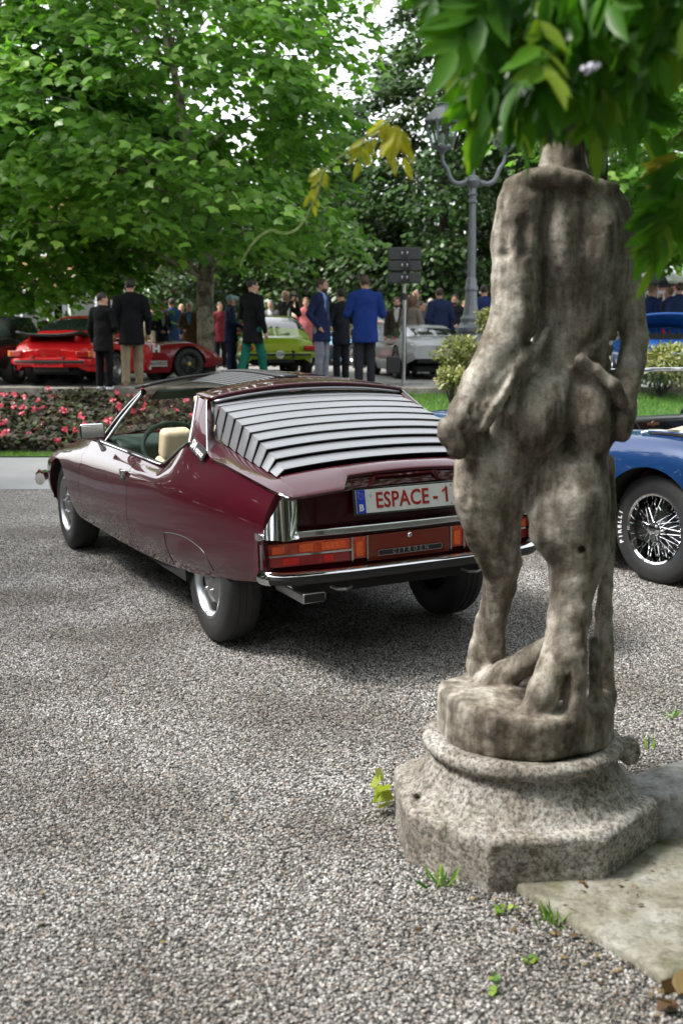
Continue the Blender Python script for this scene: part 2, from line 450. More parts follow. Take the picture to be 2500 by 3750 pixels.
def wheel_mesh_parts(r, w, rr, name='wheel'):
    """tyre profile with rounded shoulders; the outer face is at +y"""
    t = MB(); h = w/2
    prof = [(rr, h*.86), (rr+.012, h*.96), (rr+(r-rr)*.45, h*1.0), (r-.035, h*.97), (r-.014, h*.86), (r-.003, h*.66), (r, h*.4),
            (r-.004, h*.38), (r-.004, h*.33), (r, h*.31), (r, h*.06), (r-.004, h*.04), (r-.004, -h*.04), (r, -h*.06), (r, -h*.31), (r-.004, -h*.33), (r-.004, -h*.38),
            (r, -h*.4), (r-.003, -h*.66), (r-.014, -h*.86), (r-.035, -h*.97), (rr+(r-rr)*.45, -h), (rr, -h*.86), (rr-.02, -h*.8)]
    t.lathe(prof, 56, axis='y')
    return t
def sm_wheel(parent, x, y, side):
    w = empty('wheel', (x, y, .325)); w.parent = parent
    if side < 0: w.rotation_euler = (0, 0, math.pi)
    wheel_mesh_parts(.33, .198, .205).build('tyre', RUBBER, w)
    m = MB()
    m.lathe([(.212,.085),(.211,.094),(.203,.098),(.192,.095),(.186,.082),(.172,.060),(.150,.052),(.118,.064),(.085,.078),(.052,.084),(.030,.094),(.0,.096)], 48, axis='y')
    m.lathe([(.2,.08),(.2,-.09)], 32, axis='y')
    for k in range(5):
        a = 2*math.pi*k/5+.3
        m.lathe([(.0,.018),(.010,.016),(.013,.0),(.013,-.02)], 10, c=(.068*math.cos(a), .080, .068*math.sin(a)), axis='y')
    m.build('rim', STEEL, w)
    d = MB()
    for k in range(5):
        a = 2*math.pi*(k+.5)/5+.3
        u = Vector((math.cos(a), 0, math.sin(a))); v = Vector((-math.sin(a), 0, math.cos(a)))
        P = [u*.135+v*.032+Vector((0,.0635,0)), u*.165+v*.022+Vector((0,.0605,0)), u*.165-v*.022+Vector((0,.0605,0)), u*.135-v*.032+Vector((0,.0635,0)), u*.125+Vector((0,.066,0))]
        d.prism(P, (0,.003,0))
    d.build('rim_slot', DARKVOID, w)
    return w
def build_sm():
    root = empty('coupe_car', (-.018, 6.17, .0), 0,
                 'burgundy wedge-tailed coupe with silver rear-window louvers, parked on the gravel', 'car')
    root.rotation_euler = (0, 0, SM_YAW+math.pi/2)
    root.location.z = .0175
    body = empty('body_shell'); body.parent = root; body.rotation_euler = (R(-1.4), 0, 0)
    B = body
    xs = [-.80, -.4, 0, .25, .45, .61, 1.1, 1.7, 2.25, 2.6, 2.95, 3.3, 3.6, 3.88]
    T = lambda v: pchip(xs, v)
    y0 = T([.715,.745,.77,.785,.795,.80,.82,.83,.835,.84,.84,.83,.79,.62]); z0 = T([.485,.42,.37,.345,.335,.325,.315,.31,.31,.31,.31,.31,.32,.38])
    y1 = T([.735,.78,.815,.835,.845,.852,.868,.876,.882,.89,.89,.88,.835,.68]); z1 = T([.56,.52,.48,.46,.455,.45,.44,.44,.44,.44,.44,.43,.42,.44])
    y2 = T([.745,.795,.834,.852,.862,.868,.882,.888,.894,.902,.905,.89,.845,.69]); z2 = T([.68,.66,.63,.62,.61,.605,.60,.60,.60,.60,.595,.58,.555,.53])
    y3 = T([.732,.782,.820,.836,.844,.848,.854,.855,.862,.87,.868,.852,.80,.64]); z3 = T([.79,.805,.812,.812,.81,.806,.795,.785,.775,.765,.745,.70,.645,.59])
    y4 = T([.672,.708,.728,.745,.765,.778,.785,.787,.788,.775,.745,.71,.65,.50]); z4 = T([.905,.962,1.008,1.038,.95,.872,.878,.884,.882,.855,.815,.755,.69,.62])
    def arch(x):
        q = .375**2-(x-2.95)**2
        return .325+math.sqrt(q) if q > 0 else -1
    def prof(x, n=26, side=1):
        P = spline([(float(a(x)), float(b(x))) for a, b in ((y0,z0),(y1,z1),(y2,z2),(y3,z3),(y4,z4))], 60)
        za = arch(x); t0 = 0
        if za > P[0, 1]: t0 = np.argmax(P[:, 1] > za)-1; t0 += (za-P[t0, 1])/(P[t0+1, 1]-P[t0, 1])
        t = np.linspace(t0, 59, n); i = np.minimum(t.astype(int), 58); f = (t-i)[:, None]
        Q = P[i]*(1-f)+P[i+1]*f
        return [(x, side*y, z) for y, z in Q]
    def panel(name, xa, xb, n, side, mat=PAINT_SM, extra=None):
        xx = sorted(set([round(float(v), 4) for v in np.linspace(xa, xb, n)] + (extra or [])))
        m = MB(); G = np.array([prof(x, side=side) for x in xx])
        if side > 0: G = G[::-1]
        # a folded return at both ends and along the bottom edge gives the panel a visible thickness
        rim = lambda row: np.array([(p[0], p[1]-.022*side, p[2]) for p in row])
        G = np.vstack([rim(G[0])[None], G, rim(G[-1])[None]])
        lo = G[:, :1].copy(); lo[:, :, 1] -= .03*side
        G = np.concatenate([lo, G], 1)
        m.grid(G)
        return m.build(name, mat, B, sharp=50)
    archx = [2.95+.375*math.cos(a) for a in np.linspace(0.02, math.pi-.02, 34)]
    for s in (1, -1):
        panel('front_fender', 2.268, 3.88, 30, s, extra=[round(v, 4) for v in archx])
        d = panel('door', 1.076, 2.262, 30, s)
        panel('rear_quarter', -.80, 1.069, 60, s)
        if s > 0:
            h = MB(); h.box((1.17,.866,.79), (.11,.02,.034), rot=(R(12),0,0)); h.box((1.145,.872,.782), (.03,.03,.05)); h.box((1.19,.862,.755), (.07,.012,.04))
            h.build('handle', CHROME, d, bevel=.005)
            k = MB(); k.box((1.185,.872,.757), (.045,.012,.022)); k.build('handle_cup', BLACK, d)
        wl = MB(); t = np.linspace(math.pi*.02, math.pi*.98, 20)
        G = [[(2.95+.385*math.cos(a), s*.86, .325+.385*math.sin(a)), (2.95+.385*math.cos(a), s*.5, .325+.385*math.sin(a))] for a in t]
        wl.grid(G); wl.build('wheel_well', DARKVOID, B)
    # bonnet with its crown, and the nose that closes it
    G = []
    for x in np.linspace(2.05, 3.88, 40):
        e = (float(y4(x)), float(z4(x))); cz = float(pchip([2.0,2.6,2.95,3.3,3.6,3.88], [.935,.905,.865,.795,.72,.635])(x))
        half = spline([(e[0]-.004, e[1]+.001), (e[0]*.8, e[1]+(cz-e[1])*.62), (e[0]*.42, cz-.006), (0, cz)], 12)
        G.append([(x, y, z) for y, z in half]+[(x, -y, z) for y, z in half[::-1][1:]])
    MB().grid(G).build('hood', PAINT_SM, B)
    G = []
    for t in np.linspace(0, 1, 8):
        row = []
        for u in np.linspace(-1, 1, 16):
            zt = .62+.015*(1-u*u); row.append((3.88+.06*math.sin(t*math.pi)*(1-u*u*.6), u*(.50+.17*math.sin(t*math.pi)), zt*(1-t)+.38*t))
        G.append(row)
    MB().grid(G).build('nose', GLASS if False else BLACK, B)
    b = MB(); c = spline([(3.56,.915,.475),(3.72,.87,.475),(3.88,.66,.475),(3.96,.35,.475),(3.98,0,.475),(3.96,-.35,.475),(3.88,-.66,.475),(3.72,-.87,.475),(3.56,-.915,.475)], 40)
    b.tube([tuple(p) for p in c], .035, 8, squash=1.3); b.build('front_bumper', CHROME, B)
    bt = MB(); bt.tube([(3.54,.918,.475),(3.60,.912,.475),(3.68,.892,.475)], .039, 8, squash=1.32); bt.build('bumper_tip', CHROME, B); rl = MB(); rl.box((3.62,.905,.528), (.10,.02,.02), rot=(0,0,R(-14))); rl.build('side_marker', RED_LENS, B)
    # cowl, windscreen and its pillars
    def ws(u, t):
        yb, yt = .725*u, .572*u; xb = 2.24+.24*(1-u*u); xt = 1.665+.13*(1-u*u); zb = .872+.05*(1-u*u); zt = 1.238+.05*(1-u*u)
        return np.array([xb*(1-t)+xt*t, yb*(1-t)+yt*t, zb*(1-t)+zt*t+.018*math.sin(math.pi*t)])
    MB().grid([[ws(u, t) for u in np.linspace(-1, 1, 22)] for t in np.linspace(0, 1, 8)]).build('windscreen', GLASS, B)
    MB().grid([[ws(u, t)+np.array([-.01,0,.004]) for u in np.linspace(-.99, .99, 22)] for t in (0, .03)]).build('windscreen_seal', BLACK, B)
    for s in (1, -1):
        p = MB(); p.tube([tuple(ws(s, t)) for t in np.linspace(-.02, 1.0, 8)], .021, 8); p.build('windscreen_pillar', BLACK, B)
        p = MB(); p.tube([tuple(ws(s, t)+np.array([-.016, s*.016, .006])) for t in np.linspace(-.0, 1.0, 8)], .0055, 6)
        p.tube([(2.04, s*.752, .884), (1.83, s*.68, 1.06), (1.635, s*.592, 1.228)], .009, 6); p.build('vent_window_trim', CHROME, B)
        v = MB(); v.tube([(2.052, s*.748, .884), (1.845, s*.676, 1.06), (1.65, s*.588, 1.228)], .013, 6); v.build('vent_window_post', BLACK, B)
        v = MB(); v.grid([[ws(s, t) for t in (0.02, .5, .98)], [np.array(q) for q in ((2.05, s*.75, .885), (1.84, s*.678, 1.06), (1.642, s*.59, 1.23))]]); v.build('vent_window', GLASS, B)
        # belt rail: black rubber with a bright edge, then up the front of the rear pillar
        line = [(2.10, s*.778, .886), (1.6, s*.787, .886), (1.1, s*.786, .882), (.70, s*.782, .876), (.61, s*.778, .878), (.52, s*.772, .915), (.38, s*.762, .975), (.22, s*.746, 1.040)]
        r = MB(); r.tube([(x, y-s*.012, z+.006) for x, y, z in line], .017, 6, squash=.8); r.build('window_rail', BLACK, B)
        r = MB(); r.tube([(x, y+s*.004, z+.012) for x, y, z in line], .006, 6)
        r.tube([(.22, s*.746, 1.045), (.285, s*.705, 1.12), (.39, s*.652, 1.2), (.492, s*.602, 1.27)], .007, 6); r.build('window_trim', CHROME, B)
        # rear pillar
        Fp = spline([(.215, s*.744, 1.04), (.285, s*.702, 1.12), (.39, s*.648, 1.2), (.49, s*.598, 1.268)], 10)
        Rp = spline([(-.03, s*.733, 1.012), (.075, s*.695, 1.09), (.2, s*.65, 1.17), (.325, s*.602, 1.256)], 10)
        G = [[Fp[i]*(1-u)+Rp[i]*u+np.array([0, s*.006*math.sin(math.pi*u), 0]) for u in np.linspace(0, .985, 5)] for i in range(10)]
        pil = MB().grid(G).build('rear_pillar', PAINT_SM, B)
        e = MB(); e.tube([tuple(q+np.array([-.001, s*.001, 0])) for q in Rp], .0032, 5); e.build('pillar_seam_trim', CHROME, pil)
        c = MB(); c.box((.51, s*.585, 1.252), (.05, .05, .035)); c.build('pillar_cap', CREAM, pil, bevel=.008)
        # band of body colour beside the louvers
        O_ = spline([(.325,.602,1.256),(.15,.667,1.137),(-.033,.731,1.010),(-.25,.722,.981),(-.45,.711,.956),(-.65,.695,.930),(-.80,.677,.908),(-.885,.628,.886)], 40)
        I_ = spline([(.355,.572,1.252),(.26,.594,1.152),(.18,.612,1.062),(-.05,.612,1.026),(-.30,.610,.990),(-.55,.607,.960),(-.668,.60,.948),(-.72,.55,.942)], 40)
        O_[:, 1] *= s; I_[:, 1] *= s
        O2 = O_.copy(); O2[:, 1] -= s*.004; O2[:, 2] -= .02
        G = [[O2[i], O_[i], O_[i]*.66+I_[i]*.34+np.array([0,0,.004]), O_[i]*.3+I_[i]*.7+np.array([0,0,.003]), I_[i], I_[i]+np.array([0,-s*.004,-.03])] for i in range(40)]
        MB().grid(G).build('tailgate_side', PAINT_SM, B)
        q = MB(); q.tube([tuple(O_[i]+np.array([0, s*.004, -.007])) for i in range(13, 39)], .0035, 5); q.build('tailgate_seam_trim', CHROME, B)
        # chrome corner of the tail
        A = [(-.855, s*.662, .892), (-.845, s*.592, .868), (-.80, s*.574, .722), (-.845, s*.585, .684), (-.815, s*.752, .690), (-.80, s*.742, .73)]
        f = MB(); P = [Vector(p) for p in A]
        f.add([*P, Vector((-.884, s*.672, .687))], [(0,6,4,5),(0,1,6),(1,2,6),(2,3,6)])
        f.add([P[0], P[5], P[4], P[4]+Vector((.10,-s*.0,0)), P[5]+Vector((.1,0,0)), P[0]+Vector((.06, 0, 0))], [(0,1,4,5),(1,2,3,4)])
        f.build('chrome_tail_corner', CHROME, B, sharp=60)
    # roof: header over the screen, solid rear bow, right half closed, left half slid open towards the spine
    def rz(x, u):
        e = pchip([.3,.55,1.2,1.66,1.8], [1.250,1.266,1.280,1.262,1.245])(x); return float(e)+.062*(1-u*u)*(1 if x > .5 else .9)
    def roofpatch(name, xa, xb, ua, ub, mat, nx=10, ny=12, dz=0, thick=.02):
        G = [[(x, u*.588, rz(x, u)+dz) for u in np.linspace(ua, ub, ny)] for x in np.linspace(xa, xb, nx)]
        return MB().grid(G).build(name, mat, B, solid=thick)
    roofpatch('roof_header', 1.60, 1.80, -1, 1, BLACK, 6, 20)
    roofpatch('roof_bow', .315, .545, -1, 1, PAINT_SM, 8, 24)
    roofpatch('roof_panel', .55, 1.595, -1, -.07, PAINT_SM, 14, 12)
    roofpatch('roof_spine', .55, 1.595, -.065, .10, BLACK, 14, 5, dz=.012)
    for k in range(9):
        ua = .11+.042*k
        roofpatch('roof_slat', .64+.004*k, 1.585, ua, ua+.038, SATIN, 12, 3, dz=.012-.0045*k, thick=.006)
    MB().grid([[(1.61, u*.56, rz(1.6, u)-.028-.0), (1.74, u*.56, rz(1.74, u)-.03)] for u in np.linspace(-1, 1, 16)]).build('sun_visor_header', plain('gold_headliner', (.32,.24,.06), .6), B)
    vi = MB(); vi.box((1.68, .30, 1.213), (.16, .40, .022), rot=(0, R(20), 0)); vi.build('sun_visor', GREEN_TRIM, B, bevel=.009)
    # rear glass under the louvers
    gz = pchip([-.7,-.66,-.4,0,.2,.36], [.93,.945,1.005,1.105,1.165,1.225])
    G = [[(x, .59*u, float(gz(x))-.045+.055*(1-u*u)) for u in np.linspace(-1, 1, 16)] for x in np.linspace(-.68, .36, 16)]
    MB().grid(G).build('rear_window', plain('dark_reflecting_glass', (.012,.016,.014), .03, coat=1), B)
    # louvers: shingled treads with folded end wings; each one is a part
    RX = [-.640,-.533,-.426,-.318,-.208,-.096,.018,.135,.250]
    zr = pchip([-.64,-.533,-.426,-.318,-.208,-.096,.018,.135,.25,.36], [.982,1.021,1.058,1.092,1.122,1.150,1.177,1.203,1.226,1.246])
    crown = lambda u: .03*(1-abs(u)**2.2)
    for i, xr in enumerate(RX):
        xf = (RX[i+1] if i < 8 else .365)+.012
        zrear = float(zr(xr)); zf = zrear+.0225
        us = np.linspace(-1, 1, 31); m = MB()
        yb = lambda u: .562*u
        bow = lambda u: .030*(u*u-.4)*0   # straight in plan
        top = [[(xr+bow(u), yb(u), zrear+crown(u)), (xr+.006, yb(u), zrear+.003+crown(u)), (xf, yb(u)*.985, zf+crown(u)), (xf, yb(u)*.985, zf-.006+crown(u)), (xr+.006, yb(u), zrear-.006+crown(u)), (xr, yb(u), zrear+crown(u))] for u in us]
        m.grid(top)
        for s in (1, -1):
            wb = float(pchip([-.67,-.47,-.25,-.03,.17,.3], [.952,.972,.999,1.032,1.064,1.10])(xr-.015))
            wf = float(pchip([-.67,-.47,-.25,-.03,.17,.3], [.952,.972,.999,1.032,1.064,1.10])(xf-.05))
            a = [(xr, s*.565, zrear+.001), (xf, s*.551, zf), (xf-.034, s*.603, wf+.004), (xr-.022, s*.615, wb)]
            m.prism([Vector(p) for p in a], (0, -s*.005, -.001))
        m.build('louver', SILVER, B, sharp=25)
    G = [[(x, .565*u, float(pchip([.3,.40],[1.243,1.258])(x))+.045*(1-abs(u)**2.2)) for u in np.linspace(-1, 1, 24)] for x in (.29,.33,.37,.405)]
    MB().grid(G).build('louver_head_plate', SILVER, B, solid=.01)
    # rear deck behind the louvers with the raised middle, then the plate recess
    def lip(u):
        y = .625*u; a = abs(y)
        if a > .37: return (-.888+.05*max(0, a-.55)/.075*.3, y, .886+.02*(.625-a)/.255)
        if a > .305: t = (.37-a)/.065; return (-.888+.10*t, y, .906+.042*t)
        return (-.788, y, .948+.012*(1-(a/.305)**2))
    us = np.concatenate([np.linspace(-1,-.6,6), np.linspace(-.585,-.49,5), np.linspace(-.47,.47,12), np.linspace(.49,.585,5), np.linspace(.6,1,6)])
    G = []
    for u in us:
        e = np.array(lip(u)); f = np.array((-.66, .598*u, .958+.034*(1-abs(u)**2.2)-.004)); row = []
        for t in (0, .3, .6, .9, .97):
            p = f*(1-t)+e*t; p[2] += .012*math.sin(math.pi*t)*(1-.5*abs(u)); row.append(p)
        row += [e+np.array([.0,0,-.004]), e+np.array([.006,0,-.016]), e+np.array([.03,0,-.022])]
        G.append(row)
    MB().grid(G).build('tailgate_deck', PAINT_SM, B, sharp=60)
    # sloping face from the raised middle down to the plate, with its two ribs
    G = [[(-.772, .30*u, .94), (-.785, .315*u, .915), (-.80, .335*u, .892), (-.79, .34*u, .876)] for u in np.linspace(-1, 1, 12)]
    MB().grid(G).build('plate_hood', PAINT_SM, B)
    v = MB()
    for s in (1, -1):
        v.prism([(-.790, s*.155, .935), (-.790, s*.172, .935), (-.812, s*.205, .892), (-.812, s*.188, .892)], (-.006, 0, .004))
    v.prism([(-.786, .165, .938), (-.786, -.165, .938), (-.790, -.155, .929), (-.790, .155, .929)], (-.007, 0, .002))
    v.build('plate_hood_rib', PAINT_SM, B)
    xt = lambda y, x0=-.83: x0+.055*(y/.75)**2
    def strip(name, ya, yb, za, zb, mat, dx=0, n=14, bev=.003, th=.02, par=None):
        m = MB(); ys = np.linspace(ya, yb, n)
        front = [[(xt(y)+dx, y, zb), (xt(y)+dx, y, za)] for y in ys]; m.grid([[(xt(y)+dx+th, y, zb), (xt(y)+dx, y, zb), (xt(y)+dx, y, za), (xt(y)+dx+th, y, za)] for y in ys])
        for y in (ya, yb): m.poly([(xt(y)+dx, y, za), (xt(y)+dx, y, zb), (xt(y)+dx+th, y, zb), (xt(y)+dx+th, y, za)])
        return m.build(name, mat, par or B, sharp=40, bevel=bev)
    strip('tail_recess', -.60, .60, .70, .885, PAINT_SM, dx=.055, bev=0)
    strip('tail_panel', -.755, .755, .50, .70, PAINT_SM, dx=.02, th=.06, bev=0)
    cs = strip('chrome_strip', -.76, .76, .679, .712, CHROME, dx=-.012, n=24, th=.05, bev=.006)
    for s in (1, -1):
        tl = strip('tail_light', s*.745, s*.315, .603, .657, AMBER_LENS, dx=-.002)
        strip('red_lens', s*.742, s*.315, .546, .596, RED_LENS, dx=-.002, par=tl)
        strip('indicator_lens', s*.301, s*.236, .553, .657, AMBER_LENS, dx=-.003, par=tl)
        bz = MB()
        for (a, b_, c, d) in ((.752,.745,.543,.662), (.313,.303,.520,.662), (.234,.226,.520,.662)):
            y_ = s*(a+b_)/2; bz.box((xt(y_)-.006, y_, (c+d)/2), (.014, a-b_, d-c))
        bz.build('lens_bezel', CHROME, tl)
        strip('lens_divider', s*.745, s*.312, .5955, .6045, CHROME, dx=-.007, th=.012, bev=0, par=tl)
        bright = MB()
        for (a, b_, zc, zh) in ((.70,.64,.63,.036), (.57,.50,.63,.036), (.46,.34,.63,.036)):
            y_ = s*(a+b_)/2; bright.box((xt(y_)-.003, y_, zc), (.008, a-b_, zh))
        bright.box((xt(.27)-.0035, s*.268, .60), (.008, .035, .07))
        bright.build('lens_reflector', plain('bright_amber_lens', (.80,.12,.03), .25, var=.3, scale=160), tl)  # paler amber blocks set on the lens
        bright = MB()
        for (a, b_) in ((.65,.57), (.45,.40)):
            y_ = s*(a+b_)/2; bright.box((xt(y_)-.003, y_, .571), (.008, a-b_, .034))
        bright.build('reflex_lens', plain('bright_red_lens', (.62,.02,.015), .25), tl)
    cp = strip('number_panel', -.224, .224, .535, .660, BROWN_LENS, dx=-.001)
    k = MB(); k.lathe([(0,-.008),(.009,-.008),(.013,-.004),(.0135,.006)], 18, c=(xt(0)-.004, 0, .642), axis='x'); k.build('boot_lock', CHROME, B)
    cb = MB(); cb.box((xt(0)-.006, 0, .572), (.008, .345, .026)); cb = cb.build('maker_badge', BLACK, B)
    rim = MB()
    for zz in (.559,.585): rim.box((xt(0)-.0075, 0, zz), (.008, .35, .0025))
    for yy in (.174,-.174): rim.box((xt(0)-.0075, yy, .572), (.008, .0025, .028))
    rim.build('badge_rim', CHROME, cb)
    def lettering(body, size, y, z, x, mat, par, space=1.0, fw=0, xs=1, name='lettering', rx=0):
        o = link(name, text_mesh(body, size, .0012, space=space, font_w=fw, xs=xs), par, mat)
        o.rotation_euler = (math.pi/2+rx, 0, -math.pi/2); o.location = (x, y, z); return o
    lettering('CITROËN', .027, 0, .5725, xt(0)-.0115, CHROME, cb, space=2.0, fw=.0004)
    # number plate
    pl = empty('license_plate', (-.812, .012, .820)); pl.parent = B; pl.rotation_euler = (0, R(9), R(-2.2))
    q = MB(); q.box((0,0,0), (.010,.545,.130)); q.build('plate_border', plain('plate_surround', (.05,.05,.05), .3), pl, bevel=.006)
    q = MB()
    for zz in (.060,-.060): q.box((-.006,0,zz), (.006,.538,.004))
    for yy in (.266,-.266): q.box((-.006,yy,0), (.006,.004,.122))
    q.build('plate_bright_edge', CHROME, pl)
    q = MB(); q.box((-.007,0,0), (.004,.522,.112)); q.build('plate_face', PLATE_W, pl, bevel=.0015)
    q = MB(); q.box((-.0088,.236,0), (.003,.046,.111)); q.build('plate_band', PLATE_B, pl)
    lettering('ESPACE', .104, -.012+.03, -.003, -.0095, PLATE_R, pl, fw=.0021, xs=.80, space=1.04)
    lettering('-', .104, -.160, -.003, -.0095, PLATE_R, pl, fw=.0021, xs=.85)
    lettering('1', .104, -.222, -.003, -.0095, PLATE_R, pl, fw=.0021, xs=.85)
    fl_ = MB(); fl_.prism([(-.0095,-.214,.033),(-.0095,-.214,.020),(-.0095,-.198,.010),(-.0095,-.198,.020)], (-.0024,0,0)); fl_.build('numeral_flag', PLATE_R, pl)
    lettering('B', .044, .236, -.030, -.0108, WHITE, pl, fw=.001)
    st = MB()
    for kx in range(12):
        a = kx*math.pi/6; st.lathe([(0,-.0012),(.0019,-.0010),(.0019,.001)], 5, c=(-.0100, .236+.0135*math.cos(a), .026+.0135*math.sin(a)), axis='x')
    st.build('plate_stars', YELLOWP, pl)
    sc = MB()
    for yy, zz in ((.247,.045),(-.247,.045),(.247,-.045),(-.247,-.045)): sc.lathe([(0,-.003),(.004,-.002),(.0045,.001)], 8, c=(-.010,yy,zz), axis='x')
    sc.lathe([(.0075,-.0008),(.0062,-.0012),(.0052,-.0008)], 14, c=(-.0095,.185,.027), axis='x')
    sc.build('plate_screw', STEEL, pl)
    # rear bumper: black rubber bar with a bright top edge and chrome ends
    c = [(-.755,.742,.503),(-.81,.728,.503),(-.868,.65,.501),(-.90,.40,.500),(-.908,0,.500),(-.90,-.40,.500),(-.868,-.65,.501),(-.81,-.728,.503),(-.755,-.742,.503)]
    cl = spline(c, 60)
    def bar(i0, i1, prof, mat, name):
        m = MB(); rows = []
        for i in range(i0, i1):
            t = cl[min(i+1, 59)]-cl[max(i-1, 0)]; n_ = np.array([-t[1], t[0], 0]); n_ /= np.linalg.norm(n_)
            if n_.dot(np.array([cl[i][0]-(-.2), cl[i][1]*.3, 0])) < 0: n_ = -n_
            rows.append([cl[i]+n_*a+np.array([0,0,b_]) for a, b_ in prof])
        m.grid(rows, wrap=True); m.poly(rows[0]); m.poly(rows[-1][::-1]); return m.build(name, mat, B, sharp=45)
    bar(9, 51, [(-.03,.022),(.010,.022),(.022,.010),(.024,-.006),(.014,-.022),(-.03,-.024)], BLACK, 'rear_bumper')
    bar(8, 52, [(-.032,.0225),(-.032,.031),(.010,.031),(.0235,.020),(.021,.0165),(.010,.0225)], CHROME, 'bumper_bright_edge')
    for i0, i1 in ((0, 10), (50, 60)): bar(i0, i1, [(-.03,.032),(.008,.033),(.026,.014),(.027,-.010),(.014,-.027),(-.03,-.028)], CHROME, 'bumper_end')
    # exhaust, valance, towing loops, underside
    e = MB(); e.box((-.72,.535,.408), (.34,.12,.052)); e = e.build('exhaust_pipe', STEEL, B, bevel=.01)
    e2 = MB(); e2.box((-.889,.535,.408), (.006,.104,.038)); e2.build('exhaust_mouth', DARKVOID, B)
    e3 = MB(); e3.box((-.72,-.535,.408), (.34,.12,.052)); e3.build('exhaust_pipe', STEEL, B, bevel=.01)
    strip('valance', -.70, .70, .455, .50, BLACK, dx=.06, th=.02, bev=0)
    for yy in (.36, -.36):
        t_ = MB(); t_.tube([(-.80, yy+.05, .43), (-.845, yy+.035, .425), (-.862, yy, .424), (-.845, yy-.035, .425), (-.80, yy-.05, .43)], .008, 6); t_.build('towing_loop', STEEL, B)
    u_ = MB(); u_.box((1.6, 0, .31), (3.2, 1.2, .14)); u_.box((-.33,0,.435), (.75,1.0,.12)); u_.box((1.1,.0,.37), (1.7,1.58,.16)); u_.build('underbody', DARKVOID, B)
    # fuel flap outline on the skirt
    fl = MB(); pts = [(.40,.0,.37),(.40,0,.50),(.36,0,.545),(.1,0,.565),(-.10,0,.535),(-.16,0,.49),(-.18,0,.43)]
    pp = spline(pts, 30); L = []
    for x, _, z in pp:
        pr = np.array(prof(x, 60)); y = np.interp(z, pr[:, 2], pr[:, 1]); L.append((x, y+.0005, z))
    fl.tube(L, .0028, 5); fl.build('skirt_seam', BLACK, B)
    # cabin
    i_ = MB(); i_.box((1.25,0,.42), (2.3,1.5,.05)); i_.build('cabin_floor', GREEN_TRIM, B)
    i_ = MB(); i_.box((.42,0,.66), (.06,1.42,.52)); i_.build('rear_bulkhead', GREEN_TRIM, B)
    for s in (1, -1):
        i_ = MB(); i_.box((1.66, s*.765, .66), (1.1,.03,.42)); i_.box((.75, s*.735, .66), (.7,.03,.40)); i_.build('door_lining', GREEN_TRIM, B)
    dsh = MB(); pr = [(2.36,.885),(2.10,.925),(1.93,.918),(1.85,.87),(1.87,.78),(2.0,.70),(2.36,.70)]
    dsh.prism([(x, -.70, z) for x, z in pr], (0, 1.40, 0)); dsh.build('dashboard', GREEN_TRIM, B, bevel=.02)
    sw = MB(); cw = Vector((1.70,.37,.865)); ax = Vector((-.90,0,.42)).normalized(); a1 = Vector((0,1,0)); a2 = ax.cross(a1)
    sw.tube([cw+a1*.215*math.cos(t)+a2*.165*math.sin(t) for t in np.linspace(0, 2*math.pi, 36, endpoint=False)], .017, 8, closed=True)
    sw.tube([cw-a2*.165, cw+a2*.02, cw+Vector((.2,0,-.1))], .018, 6); sw.build('steering_wheel', GREEN_TRIM, B)
    for s in (1, -1):
        st_ = empty('seat', (0, s*.40, 0)); st_.parent = B
        G = MB(); G.box((1.58,0,.52), (.52,.52,.16)); G.build('seat_cushion', CREAM, st_, bevel=.05, seg=4)
        G = MB()
        for k_, (h_, w_, t_) in enumerate([(.60,.52,.15),(.70,.50,.14),(.79,.46,.13)]):
            G.box((1.33-.035*k_,0,h_), (t_,w_,.13), rot=(0,R(-14),0))
        G.build('seat_back', CREAM, st_, bevel=.035, seg=4)
        for yy in (.105,-.105):
            G = MB(); G.box((1.235,yy,.935), (.14,.20,.19), rot=(0,R(-10),0), taper=(.85,.95)); G.build('headrest', CREAM, st_, bevel=.035, seg=4)
    # door mirror
    mi = empty('door_mirror', (1.62,.93,1.005)); mi.parent = B; mi.rotation_euler = (0,0,R(-7))
    q = MB(); q.box((.02,0,0), (.055,.165,.10), taper=(.8,.94)); q.build('mirror_housing', CHROME, mi, bevel=.022, seg=4)
    q = MB(); q.box((-.0100,0,.0), (.006,.150,.087)); q.build('mirror_rim', BLACK, mi, bevel=.003)
    q = MB(); q.box((-.0145,0,.0), (.004,.138,.076)); q.build('mirror_glass', plain('mirror', (.8,.82,.82), .01, 1.0), mi, bevel=.012, seg=3)
    q = MB(); q.tube([(.02,-.03,-.05),(.05,-.05,-.09),(.08,-.075,-.125)], [.009,.011,.022], 8); q.build('mirror_stem', CHROME, mi)
    # pillar badge
    bd = empty('pillar_badge', (.085,.744,1.022)); bd.parent = B
    bd.rotation_euler = Matrix(((-.982,.0,.19),(.06,.42,.905),(-.165,.905,-.41))).to_euler()
    bd.rotation_euler = (R(63), R(0), R(180-4)); 
    q = MB(); q.box((0,0,0), (.25,.062,.006)); pq = q.build('badge_plate', BLACK, bd, bevel=.002)
    q = MB()
    for yy in (.030,-.030): q.box((0,yy,.003), (.252,.0035,.004))
    for xx in (.125,-.125): q.box((xx,0,.003), (.0035,.062,.004))
    q.build('badge_rim', CHROME, bd)
    o = link('lettering', text_mesh('SM', .062, .001, font_w=.001), bd, WHITE); o.location = (-.068,.002,.0045)
    o = link('lettering', text_mesh('espace', .046, .001, font_w=.0002), bd, WHITE); o.location = (.044,-.003,.0045)
    bd.rotation_euler = (R(65), R(11.5), R(177))
    for x, y, s in ((0,.667,1),(0,-.667,-1),(2.95,.762,1),(2.95,-.762,-1)): sm_wheel(root, x, y, s)
    return root
SMCAR = build_sm()
